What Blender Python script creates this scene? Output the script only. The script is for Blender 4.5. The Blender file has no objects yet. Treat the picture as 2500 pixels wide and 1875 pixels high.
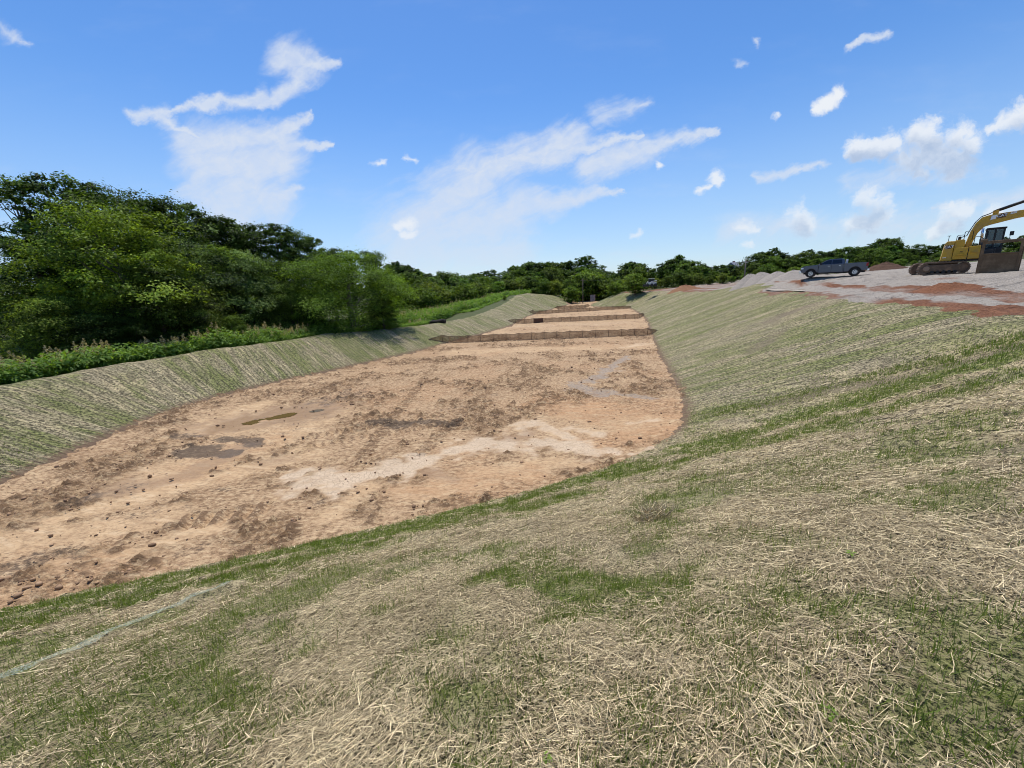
import bpy, bmesh, math, random
import numpy as np
from mathutils import Vector, Matrix, Euler
R = math.radians
random.seed(7); RNG = np.random.default_rng(7)
scene = bpy.context.scene
COL = scene.collection

# ---------------------------------------------------------------- camera
EYE = 6.4
PITCH, ROLL = R(13.6), R(2.4)
FPX, SW, SH = 960.0, 2500.0, 1875.0            # focal length in photo pixels
fw = Vector((0, math.cos(PITCH), -math.sin(PITCH)))
up0 = Vector((0, math.sin(PITCH), math.cos(PITCH)))
rt = Vector((1, 0, 0)) * math.cos(ROLL) - up0 * math.sin(ROLL)
up = up0 * math.cos(ROLL) + Vector((1, 0, 0)) * math.sin(ROLL)
cd = bpy.data.cameras.new('camera'); cam = bpy.data.objects.new('camera', cd); COL.objects.link(cam)
m = Matrix((rt, up, -fw)).transposed().to_4x4(); m.translation = Vector((0, 0, EYE)); cam.matrix_world = m
cd.sensor_fit = 'HORIZONTAL'; cd.sensor_width = 36.0; cd.lens = 36.0 * FPX / SW
cd.clip_start = 0.05; cd.clip_end = 4000
scene.camera = cam
def ray(x, y):
    return fw + rt * ((x - SW/2) / FPX) - up * ((y - SH/2) / FPX)
def at_y(x, y, Y):
    d = ray(x, y); return Vector((0, 0, EYE)) + d * (Y / d.y)

# ---------------------------------------------------------------- light
scene.render.engine = 'CYCLES'
scene.cycles.max_bounces = 4; scene.cycles.diffuse_bounces = 2; scene.cycles.glossy_bounces = 2
scene.cycles.transparent_max_bounces = 10; scene.cycles.transmission_bounces = 3
scene.cycles.filter_width = 1.0; scene.cycles.use_denoising = True; scene.cycles.use_adaptive_sampling = True; scene.cycles.adaptive_threshold = 0.03
vs = scene.view_settings
vs.view_transform = 'Standard'; vs.look = 'None'; vs.gamma = 1.0; vs.use_curve_mapping = False
vs.exposure = 0.0
SUN_EL, SUN_AZ = R(71), R(-12)                   # azimuth from +Y towards +X
tosun = Vector((math.sin(SUN_AZ)*math.cos(SUN_EL), math.cos(SUN_AZ)*math.cos(SUN_EL), math.sin(SUN_EL)))
sl = bpy.data.lights.new('sun', 'SUN'); sl.energy = 4.7; sl.angle = R(0.53); sl.color = (1.0, 0.955, 0.88)
so = bpy.data.objects.new('sun', sl); COL.objects.link(so)
so.rotation_euler = (-tosun).to_track_quat('-Z', 'Y').to_euler()

# ---------------------------------------------------------------- node helper
class NT:
    def __init__(s, tree): s.t = tree; s.t.nodes.clear()
    def n(s, typ, ins=None, **kw):
        nd = s.t.nodes.new(typ)
        for k, v in kw.items(): setattr(nd, k, v)
        for k, v in (ins or {}).items():
            sock = nd.inputs[k]
            if hasattr(v, 'is_output') or isinstance(v, bpy.types.NodeSocket): s.t.links.new(v, sock)
            else: sock.default_value = v
        return nd
    def math(s, op, a, b=0.0, c=None, clamp=False):
        ins = {0: a, 1: b}
        if c is not None: ins[2] = c
        return s.n('ShaderNodeMath', ins, operation=op, use_clamp=clamp).outputs[0]
    def vm(s, op, a, b=None, out=0):
        ins = {0: a}
        if b is not None: ins[1] = b
        return s.n('ShaderNodeVectorMath', ins, operation=op).outputs[out]
    def noise(s, vec, scale, detail=3, rough=0.55, dist=0.0, col=False, lac=2.0):
        nd = s.n('ShaderNodeTexNoise', {'Vector': vec, 'Scale': scale, 'Detail': detail, 'Roughness': rough, 'Distortion': dist, 'Lacunarity': lac})
        return nd.outputs[1] if col else nd.outputs[0]
    def ramp(s, fac, lo, hi, a=0.0, b=1.0, smooth=True):
        return s.n('ShaderNodeMapRange', {0: fac, 1: lo, 2: hi, 3: a, 4: b}, interpolation_type='SMOOTHSTEP' if smooth else 'LINEAR').outputs[0]
    def mix(s, fac, a, b, blend='MIX'):
        nd = s.n('ShaderNodeMix', data_type='RGBA', blend_type=blend, clamp_factor=True)
        for i, v in ((0, fac), (6, a), (7, b)):
            if isinstance(v, bpy.types.NodeSocket): s.t.links.new(v, nd.inputs[i])
            else: nd.inputs[i].default_value = v if not isinstance(v, tuple) or len(v) == 4 else (*v, 1)
        return nd.outputs[2]
    def attr(s, name, out='Fac'): return s.n('ShaderNodeAttribute', attribute_name=name).outputs[out]
    def comb(s, x, y, z=0.0): return s.n('ShaderNodeCombineXYZ', {0: x, 1: y, 2: z}).outputs[0]
    def link(s, a, b): s.t.links.new(a, b)

# ---------------------------------------------------------------- sky
world = bpy.data.worlds.new('World'); scene.world = world; world.use_nodes = True
def build_world():
    SKY_LOW, CLOUD_THIN = (4.1, 5.7, 8.3), (6.9, 7.6, 8.8)
    T = NT(world.node_tree)
    out = T.n('ShaderNodeOutputWorld')
    sky = T.n('ShaderNodeTexSky', sky_type='NISHITA', sun_disc=False, sun_elevation=SUN_EL, sun_rotation=SUN_AZ, altitude=200.0, air_density=1.0, dust_density=0.25, ozone_density=2.5)
    hs = T.n('ShaderNodeHueSaturation', {'Hue': 0.506, 'Saturation': 1.27, 'Value': 1.6, 'Fac': 1.0, 'Color': sky.outputs[0]})
    D = T.n('ShaderNodeTexCoord').outputs['Generated']
    sx = T.n('ShaderNodeSeparateXYZ', {0: D})
    yy = T.math('MAXIMUM', T.math('ABSOLUTE', sx.outputs[1]), 0.12)
    # sky-plane coordinates of a direction (forward is +Y); behind, the same pattern is mirrored
    P0 = T.comb(T.math('DIVIDE', sx.outputs[0], yy), T.math('DIVIDE', sx.outputs[2], yy))
    def warp(scale, amp, P, det=4):
        c = T.noise(T.vm('MULTIPLY', P, (scale, scale*1.35, 1.0)), 1.0, det, 0.6, col=True)
        o = T.vm('MULTIPLY', T.vm('SUBTRACT', c, (0.5, 0.5, 0.5)), (amp*2, amp*2, 0))
        return T.vm('ADD', P, o)
    def uv(x, y):
        d = ray(x, y); return (d.x/d.y, d.z/d.y, 0.0)
    # one lobe of cloud: how deep a direction lies inside a tapered capsule, joined to the lobes before it
    lobe = bpy.data.node_groups.new('cloud_lobe', 'ShaderNodeTree'); G = NT(lobe)
    for nm, ty in (('P', 'Vector'), ('Before', 'Float'), ('A', 'Vector'), ('AB', 'Vector'), ('InvL', 'Float'), ('R0', 'Float'), ('DR', 'Float'), ('Drop', 'Float')):
        lobe.interface.new_socket(nm, in_out='INPUT', socket_type='NodeSocket'+ty)
    lobe.interface.new_socket('Out', in_out='OUTPUT', socket_type='NodeSocketFloat')
    gi = G.n('NodeGroupInput').outputs; go = G.n('NodeGroupOutput')
    # (the tiny term only makes the lobes evaluate one after the other)
    pq = G.n('ShaderNodeVectorMath', {0: gi['Before'], 1: (1e-6, 1e-6, 0), 2: gi['P']}, operation='MULTIPLY_ADD').outputs[0]
    pa = G.vm('SUBTRACT', pq, gi['A'])
    h = G.math('MULTIPLY', G.vm('DOT_PRODUCT', pa, gi['AB'], out=1), gi['InvL'], clamp=True)
    q = G.vm('SUBTRACT', pa, G.n('ShaderNodeVectorMath', {0: gi['AB'], 'Scale': h}, operation='SCALE').outputs[0])
    v = G.math('SUBTRACT', gi['Drop'], G.math('DIVIDE', G.vm('LENGTH', q, out=1), G.math('MULTIPLY_ADD', h, gi['DR'], gi['R0'])))
    G.link(G.math('MAXIMUM', gi['Before'], v), go.inputs[0])
    def union(P, caps):
        acc = None
        for c in caps:
            x0, y0, x1, y1, r0, r1 = c[:6]; a = Vector(uv(x0, y0)); b = Vector(uv(x1, y1)); k = (Vector(uv(x0+10, y0)) - a).length / 10; ab = b - a
            nd = T.t.nodes.new('ShaderNodeGroup'); nd.node_tree = lobe; T.link(P, nd.inputs['P'])
            for nm, val in (('A', a), ('AB', ab), ('InvL', 1/max(ab.length_squared, 1e-8)), ('R0', r0*k), ('DR', (r1-r0)*k), ('Drop', c[6] if len(c) > 6 else 1.0), ('Before', -9.0)): nd.inputs[nm].default_value = val
            if acc is not None: T.link(acc, nd.inputs['Before'])
            acc = nd.outputs[0]
        return acc
    CIR = [(700,140,820,142,58,14),(745,150,715,215,62,36),(715,218,640,248,34,20),(640,228,430,288,26,17),(425,285,340,288,32,22),(400,290,490,345,32,20),
           (470,365,690,340,60,42),(690,332,752,298,34,8),(690,372,800,368,36,5),(500,410,690,400,105,62),(560,465,650,480,135,90),(560,505,735,462,95,12),(520,500,600,560,115,95),
           (1000,570,1170,440,85,85),(1130,440,1210,400,55,34),(1150,440,1290,385,60,58),(1280,385,1410,330,48,44),(1330,395,1560,322,48,10),
           (1440,420,1570,368,42,46),(1570,366,1750,325,44,8),(980,600,1250,525,100,88),(1250,505,1530,472,58,6),(1000,620,1260,605,85,60),
           (2080,122,2160,86,13,15),(1810,150,1795,152,20,16,.75),(1855,95,1860,96,14,14,.6),(2010,400,1850,430,14,18,.8),(2500,470,2280,510,26,10,.75),(0,60,60,85,40,20,.7),(1460,270,1560,255,60,30,.62),(1780,570,2200,535,60,70,.62),(2230,545,2480,505,60,60,.58),(2060,450,2450,430,45,55,.42)]
    CUM = [(2085,365,2180,358,40,34),(2240,335,2265,345,56,66),(2330,345,2375,358,56,44),(2215,385,2340,385,54,62),(2240,420,2260,420,28,22),(2330,425,2345,420,30,24),(2420,315,2500,285,18,44),
           (1990,262,2042,232,20,36,.8),(1895,280,1898,284,26,26,.6),(1745,432,1752,446,24,26,.85),(1705,470,1735,462,16,18,.65),(2115,490,2140,500,44,48),(2080,545,2160,530,34,32),(1945,525,1960,545,36,36),
           (1810,555,1850,560,30,20,.8),(1820,592,1835,590,24,20,.65),(2330,520,2370,510,42,22),(2280,570,2330,545,30,36),(970,552,1000,540,20,26,.85),(985,570,1010,575,22,24,.7),(920,397,935,398,26,20,.62),(990,385,1012,388,26,22,.6),(2420,520,2440,515,28,20),
           (1610,410,1618,410,16,14,.55),(1540,575,1560,572,20,18,.6)]
    el = T.math('DIVIDE', sx.outputs[2], T.vm('LENGTH', D, out=1))
    low = T.ramp(el, 0.0, 0.40, 1.0, 0.0)
    clear = T.mix(T.math('MULTIPLY', low, 0.62), hs.outputs[0], SKY_LOW)
    scat = T.ramp(T.noise(T.vm('MULTIPLY', P0, (3.4, 11.0, 1.0)), 1.0, 5, 0.6), 0.5, 0.8, 0.0, 0.5)
    scat = T.math('MULTIPLY', scat, T.ramp(el, 0.02, 0.3, 1.0, 0.12))
    clear = T.mix(scat, clear, CLOUD_THIN)
    def zone(lo, hi):
        """the clouds of one part of the sky; each part is its own background so that only its own clouds are worked out"""
        inside = lambda c, m=190: lo-m < max(c[0], c[2])+c[4] and min(c[0], c[2])-c[4] < hi+m
        cir = [c for c in CIR if inside(c)]; cum = [c for c in CUM if inside(c, 70)]; c = clear
        if cir:
            Pw = warp(3.0, 0.05, warp(20.0, 0.024, P0, 5), 4)
            Pr = T.n('ShaderNodeVectorRotate', {'Vector': warp(5.0, 0.05, P0, 2), 'Angle': -0.45}, rotation_type='Z_AXIS').outputs[0]
            fib = T.noise(T.vm('MULTIPLY', Pr, (4.0, 20.0, 1.0)), 1.0, 6, 0.66)
            fine = T.noise(T.vm('MULTIPLY', Pw, (26.0, 40.0, 1.0)), 1.0, 5, 0.62)
            cq = T.math('ADD', union(Pw, cir), T.math('MULTIPLY_ADD', fib, 1.7, -0.88))
            cirm = T.math('MULTIPLY', T.ramp(cq, -0.2, 0.95), T.ramp(fine, 0.2, 0.75, 0.72, 1.0))
            c = T.mix(T.math('MULTIPLY', cirm, T.ramp(el, 0.0, 0.28, 0.55, 0.95)), c, CLOUD_THIN)
        if cum:
            Pc = warp(10.0, 0.022, warp(42.0, 0.0085, P0, 5), 4)
            puff = T.noise(T.vm('MULTIPLY', Pc, (20.0, 24.0, 1.0)), 1.0, 6, 0.62)
            un = T.math('ADD', union(Pc, cum), T.math('MULTIPLY_ADD', puff, 2.2, -1.2))
            cumm = T.math('MULTIPLY', T.ramp(un, -0.12, 0.7), T.ramp(el, 0.05, 0.3, 0.62, 0.95))
            big = [q for q in cum if q[4]+q[5] > 50]; under = 0.0
            if big: under = T.math('MULTIPLY', T.ramp(union(T.vm('ADD', Pc, (-0.004, 0.034, 0)), big), 0.0, 0.6), T.ramp(puff, 0.3, 0.7, 0.45, 1.0))
            c = T.mix(cumm, c, T.mix(under, (8.7, 9.0, 9.4), (4.7, 5.6, 7.2)))
        return T.n('ShaderNodeBackground', {'Color': c, 'Strength': 0.1}).outputs[0]
    base = T.n('ShaderNodeBackground', {'Color': clear, 'Strength': 0.1}).outputs[0]
    U = T.math('DIVIDE', sx.outputs[0], yy)
    cuts = [-200, 860, 1340, 1690, 2060, 2700]
    cu = [uv(c, 400)[0] for c in cuts]
    sh = zone(cuts[-2], cuts[-1])
    for i in range(len(cuts)-3, -1, -1):
        sel = T.math('LESS_THAN', U, cu[i+1]); sh = T.n('ShaderNodeMixShader', {0: sel, 1: sh, 2: zone(cuts[i], cuts[i+1])}).outputs[0]
    ahead = T.math('MULTIPLY', T.math('GREATER_THAN', sx.outputs[1], 0.2), T.math('MULTIPLY', T.math('GREATER_THAN', sx.outputs[2], -0.05), T.math('LESS_THAN', T.math('DIVIDE', sx.outputs[2], yy), 0.85)))
    ahead = T.math('MULTIPLY', ahead, T.math('LESS_THAN', T.math('ABSOLUTE', U), 1.75))
    T.link(T.n('ShaderNodeMixShader', {0: ahead, 1: base, 2: sh}).outputs[0], out.inputs[0])
    world.cycles.sampling_method = 'MANUAL'; world.cycles.sample_map_resolution = 512
build_world()

# ---------------------------------------------------------------- numpy noise
def _hash(ix, iy, seed):
    h = (ix.astype(np.int64)*374761393 + iy.astype(np.int64)*668265263 + seed*1442695041) & 0x7fffffff
    h = ((h ^ (h >> 13)) * 1274126177) & 0x7fffffff
    return (h ^ (h >> 16)) & 0xffff
def gnoise(x, y, seed=0):
    x = np.asarray(x, float); y = np.asarray(y, float)
    ix = np.floor(x); iy = np.floor(y); fx = x-ix; fy = y-iy
    ux = fx*fx*fx*(fx*(fx*6-15)+10); uy = fy*fy*fy*(fy*(fy*6-15)+10)
    def g(a, b):
        t = _hash(ix+a, iy+b, seed) * (2*math.pi/65536); return np.cos(t)*(fx-a) + np.sin(t)*(fy-b)
    return ((g(0,0)*(1-ux)+g(1,0)*ux)*(1-uy) + (g(0,1)*(1-ux)+g(1,1)*ux)*uy) * 1.5
def fbm(x, y, seed=0, oct=4, gain=0.5):
    a, s, t = 1.0, 1.0, 0
    for i in range(oct): t = t + a*gnoise(x*s+i*17.3, y*s-i*9.1, seed+i); a *= gain; s *= 2.03
    return t
def sstep(x, a, b):
    t = np.clip((x-a)/(b-a), 0, 1); return t*t*(3-2*t)
def smin(a, b, k):
    h = np.clip(0.5+0.5*(b-a)/k, 0, 1); return b*(1-h)+a*h-k*h*(1-h)

# ---------------------------------------------------------------- terrain
TOE = [(7.3,15.9),(9.8,22.4),(12.6,32.7),(16.3,45.2),(26.1,76.3),(31.5,103),(32.5,110),(29,117),(25.5,121.5),(26,129),(30,144),(40,162),(60,185),(40,190),(31,172),(25,152),
       (17,130),(12,115),(4.5,93.3),(1.1,71.3),(-2.9,61),(-7.6,50),(-9,46),(-10.9,42),(-15.9,33.4),(-19.6,27.5),(-20.8,22.6),(-19.8,16.7),(-19.0,12.5),(-17.8,6.2),(-16.5,5.2),(-11.5,7.4),(-3.1,10.2),(2,12.3)]
def chaikin(p, n=2):
    p = np.array(p, float)
    for _ in range(n):
        q = np.roll(p, -1, 0); p = np.stack([p*.75+q*.25, p*.25+q*.75], 1).reshape(-1, 2)
    return p
TOE = TOE[29:] + TOE[:29]                      # the outline starts at the corner left of the camera
TP = chaikin(TOE, 2)
_seg = np.roll(TP, -1, 0) - TP; _len = np.hypot(_seg[:,0], _seg[:,1]); _cum = np.concatenate([[0], np.cumsum(_len)[:-1]])
def toe_dist(x, y):
    """signed distance to the toe of the banks (outside positive), and length along it"""
    x = np.ravel(x); y = np.ravel(y); D = np.empty_like(x); U = np.empty_like(x)
    for c in range(0, len(x), 40000):
        px = x[c:c+40000, None]; py = y[c:c+40000, None]
        ax = TP[None,:,0]; ay = TP[None,:,1]; bx = _seg[None,:,0]; by = _seg[None,:,1]
        h = np.clip(((px-ax)*bx+(py-ay)*by)/(_len**2)[None], 0, 1)
        d = np.hypot(px-ax-h*bx, py-ay-h*by); k = d.argmin(1); r = np.arange(len(k))
        D[c:c+40000] = d[r, k]; U[c:c+40000] = _cum[k] + h[r, k]*_len[k]
        yn = np.roll(TP[:,1], -1)[None]; cond = ((ay > py) != (yn > py)) & (px < bx*(py-ay)/np.where(np.abs(by)<1e-9, 1e-9, by)+ax)
        D[c:c+40000] *= np.where(cond.sum(1) % 2 == 1, -1, 1)
    return D, U
CTRL = np.array([
 # near crest and the ground behind the camera
 (0,0,4.75),(-12,-5,4.6),(10,4,4.75),(0,-12,4.85),(-28,-8,3.6),(20,-4,5.0),(40,0,5.6),(0,-40,5.2),
 # right crest, bench and the gravel slope up to the pad
 (19,12,4.68),(19.7,17.2,4.62),(19.8,22,4.6),(22.3,30.5,4.6),(27,43,4.6),(37.5,74,4.6),(41,90,4.3),(42,108,4.2),(43,122,4.0),(41,134,3.8),
 (26,18,4.9),(25,25,4.95),(28,33,5.15),(33,45,5.1),(43,74,4.9),(50,100,4.7),
 (31,25.5,5.6),(30,32,5.6),(31.5,40.5,5.75),(35,31,6.05),(39,34,6.1),(34,39,6.1),(35.4,47.2,6.26),(38.6,44.8,6.26),(36.5,43.5,6.15),(45,37,6.22),(36,22,6.1),(45,25,6.3),(60,30,6.6),
 (40.5,50,6.45),(37,60,5.9),(40,57,6.25),(35.8,53,5.9),(48,47,6.8),(58,48,7.1),(75,50,7.3),(44,60,6.3),(60,70,6.6),(80,90,7.2),(55,90,5.6),(60,120,5.4),(75,130,6.0),(100,120,8),(110,70,8.5),(55,140,4.6),(70,165,5.4),(140,130,11),(120,30,8),
 # left berm
 (-27.2,12,2.5),(-27.5,20.8,2.55),(-26.6,26.4,2.65),(-23.5,32.5,2.85),(-19.8,42.3,2.55),(-14.4,51.9,2.1),(-10.2,62,1.9),(-7.5,74,2.0),(-7.5,85,2.1),(-6,100,2.4),(-2,115,3.5),(0.5,126,4.4),(6.5,138,4.8),(15,148,4.3),(20,158,3.2),(25,170,2.0),
 (-33,12,1.1),(-33.5,21,1.1),(-32.5,29,1.1),(-29,38,1.1),(-25,48,1.0),(-19.5,58,0.9),(-16,70,1.0),(-16,80,1.1),(-16,92,1.3),(-15,106,1.6),(-11,122,2.1),(-4,142,2.6),(5,157,2.8),(14,170,2.4),
 (-45,20,2.0),(-45,40,2.2),(-36,56,1.4),(-24,75,1.2),(-24,95,1.8),(-70,30,5),(-70,60,6),(-55,90,4),(-35,120,3),(-10,145,2.6),(10,175,2.4),(30,205,3.0),(60,210,4.4),
 (-110,40,9),(-100,110,9),(-60,170,8),(0,240,6),(60,270,8),(110,220,8),(-140,-20,9),(-60,-20,3.5),(20,330,8),(120,330,9),(-120,260,12),(220,200,16),(250,60,14),(150,-60,8)], float)
def _rbf_fit():
    P = CTRL[:, :2]; n = len(P); A = np.hypot(P[:,None,0]-P[None,:,0], P[:,None,1]-P[None,:,1])
    A = np.block([[A + np.eye(n)*0.02, np.c_[np.ones(n), P]], [np.c_[np.ones(n), P].T, np.zeros((3, 3))]])
    return np.linalg.solve(A, np.r_[CTRL[:,2], 0, 0, 0])
_w = _rbf_fit()
def top_z(x, y):
    x = np.ravel(x); y = np.ravel(y); o = np.empty_like(x)
    for c in range(0, len(x), 50000):
        X = x[c:c+50000]; Y = y[c:c+50000]
        o[c:c+50000] = np.hypot(X[:,None]-CTRL[None,:,0], Y[:,None]-CTRL[None,:,1]) @ _w[:-3] + _w[-3] + X*_w[-2] + Y*_w[-1]
    return o
def ground(x, y, full=False, bumps=True):
    x = np.ravel(np.asarray(x, float)); y = np.ravel(np.asarray(y, float))
    s, u = toe_dist(x, y); t = top_z(x, y)
    bank = np.where(s > 0, s*(0.405+0.065*(1-sstep(y, 7, 15))), s*0.25)
    z = smin(bank, t, 0.6)
    if bumps: z = z + 0.05*fbm(x*0.5, y*0.5, 3, 3)*sstep(s, 0, 2) + 0.018*fbm(x*2.6, y*2.6, 5, 3)
    return (z, s, u, t, bank) if full else z
_NG = None
def near_ground(x, y):
    """height, slope and toe distance near the viewpoint from a fine table"""
    global _NG
    if _NG is None:
        gx = np.arange(-27, 29, .2); gy = np.arange(-3, 29, .2); X, Y = np.meshgrid(gx, gy, indexing='ij'); z, s, u, t, b = ground(X, Y, True)
        z = z.reshape(X.shape); _NG = (z, *np.gradient(z, .2), s.reshape(X.shape), (b-t).reshape(X.shape))
    fx = np.clip((x+27)/.2, 0, _NG[0].shape[0]-2.001); fy = np.clip((y+3)/.2, 0, _NG[0].shape[1]-2.001); i = fx.astype(int); j = fy.astype(int); a = fx-i; b = fy-j
    return [g[i,j]*(1-a)*(1-b)+g[i+1,j]*a*(1-b)+g[i,j+1]*(1-a)*b+g[i+1,j+1]*a*b for g in _NG]
def gz(x, y): return float(ground(x, y)[0])
def on_ground(px, py, lo=3.0, hi=400.0):
    """the point of the terrain seen at a pixel of the photograph"""
    d = ray(px, py); a = np.geomspace(lo, hi, 900); pts = np.array([0, 0, EYE])[None] + np.array(d)[None]*a[:,None]
    g = ground(pts[:,0], pts[:,1]); k = np.argmax(pts[:,2] < g)
    return Vector((pts[k,0], pts[k,1], g[k])) if k else None

# ---------------------------------------------------------------- object helpers
def tag(o, label=None, cat=None, group=None, kind=None):
    for k, v in (('label', label), ('category', cat), ('group', group), ('kind', kind)):
        if v: o[k] = v
    return o
def empty(name, loc, rz=0.0, **kw):
    o = bpy.data.objects.new(name, None); COL.objects.link(o); o.location = loc; o.rotation_euler = (0, 0, rz); o.empty_display_size = 0.3
    return tag(o, **kw)
def add(name, me, parent=None, **kw):
    o = bpy.data.objects.new(name, me); COL.objects.link(o)
    if parent is not None: o.parent = parent
    return tag(o, **kw)
def mesh_np(name, V, F, mat, smooth=False, attrs=None):
    """V (n,3), F (m,k) arrays; attrs: {name: per-vertex floats}"""
    me = bpy.data.meshes.new(name); V = np.asarray(V, np.float32); F = np.asarray(F, np.int32); k = F.shape[1]
    me.vertices.add(len(V)); me.vertices.foreach_set('co', V.ravel())
    me.loops.add(F.size); me.loops.foreach_set('vertex_index', F.ravel())
    me.polygons.add(len(F)); me.polygons.foreach_set('loop_start', np.arange(0, F.size, k, dtype=np.int32))
    if smooth: me.polygons.foreach_set('use_smooth', np.ones(len(F), bool))
    for n, a in (attrs or {}).items():
        at = me.attributes.new(n, 'FLOAT', 'POINT'); at.data.foreach_set('value', np.asarray(a, np.float32))
    me.update(calc_edges=True)
    if mat: me.materials.append(mat)
    return me
def new_mat(name):
    mt = bpy.data.materials.new(name); mt.use_nodes = True; T = NT(mt.node_tree); T.mat = mt
    T.out = T.n('ShaderNodeOutputMaterial'); return mt, T
def principled(T, col, rough=0.8, bump=None, metal=0.0, **kw):
    ins = {'Base Color': col if isinstance(col, bpy.types.NodeSocket) or len(col) == 4 else (*col, 1), 'Roughness': rough, 'Metallic': metal}
    ins.update(kw)
    if bump is not None: ins['Normal'] = bump
    b = T.n('ShaderNodeBsdfPrincipled', ins); T.link(b.outputs[0], T.out.inputs[0]); return b
def bump(T, h, strength=0.5, dist=0.05, normal=None):
    ins = {'Height': h, 'Strength': strength, 'Distance': dist}
    if normal is not None: ins['Normal'] = normal
    return T.n('ShaderNodeBump', ins).outputs[0]

# ---------------------------------------------------------------- ground materials
def poly_dist(x, y, pts):
    d = np.full(np.shape(x), 1e9)
    for (ax, ay), (bx, by) in zip(pts[:-1], pts[1:]):
        vx, vy = bx-ax, by-ay; h = np.clip(((x-ax)*vx+(y-ay)*vy)/(vx*vx+vy*vy+1e-9), 0, 1)
        d = np.minimum(d, np.hypot(x-ax-h*vx, y-ay-h*vy))
    return d
BANDS = [([(-12,6.2),(-8.2,7.4),(-5.4,8.1),(-2.5,9.0),(0,10.0),(3.5,12.0),(7.6,12.5),(11,11.9),(14,11.4),(17.5,10.8)], 1.15, 1.0),
         ([(-10.5,4.6),(-8.3,5.3),(-6.5,6.1),(-4.5,6.7),(-1,7.8),(1.5,9.0)], 0.5, 0.8),
         ([(8.6,17.2),(9.7,16.2),(13.1,14.3),(15.7,12.8),(18,11.9)], 0.75, 0.6),
         ([(3,10.2),(6.5,10.4),(10,9.6),(13,8.6)], 0.8, 0.6),
         ([(-0.05,3.9),(0.3,3.2),(0.75,2.5)], 0.42, 1.0), ([(1.2,2.2),(1.5,2.0)], 0.2, 0.7), ([(3.0,5.6),(5.2,5.6),(7.5,6.4)], 0.9, 0.55), ([(4.2,3.6),(5.5,3.6)], 0.5, 0.6),
         ([(-3.2,4.6),(-3.2,3.2),(-2.2,2.0)], 0.8, 0.7), ([(-7,3.6),(-5.2,4.4)], 0.7, 0.7), ([(-5.0,1.2),(-3.5,1.4)], 0.8, 0.6), ([(-0.6,2.2),(0.1,1.8)], 0.35, 0.5), ([(1.6,4.6),(2.6,3.3)], 0.4, 0.5)]
def green_mask(x, y):
    n = fbm(x*0.9, y*0.9, 21, 4)*1.0
    g = sstep(fbm(x*0.45+5, y*0.45, 23, 3) + 0.6*fbm(x*1.9, y*1.9, 29, 3) + .18*sstep(-x, -1, 4), -0.15, 0.8)*0.8
    for pts, w, amp in BANDS:
        g = np.maximum(g, amp*(1-sstep(poly_dist(x, y, pts)/w + n, 0.45, 1.25)))
    return np.clip(g, 0, 1)

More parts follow.
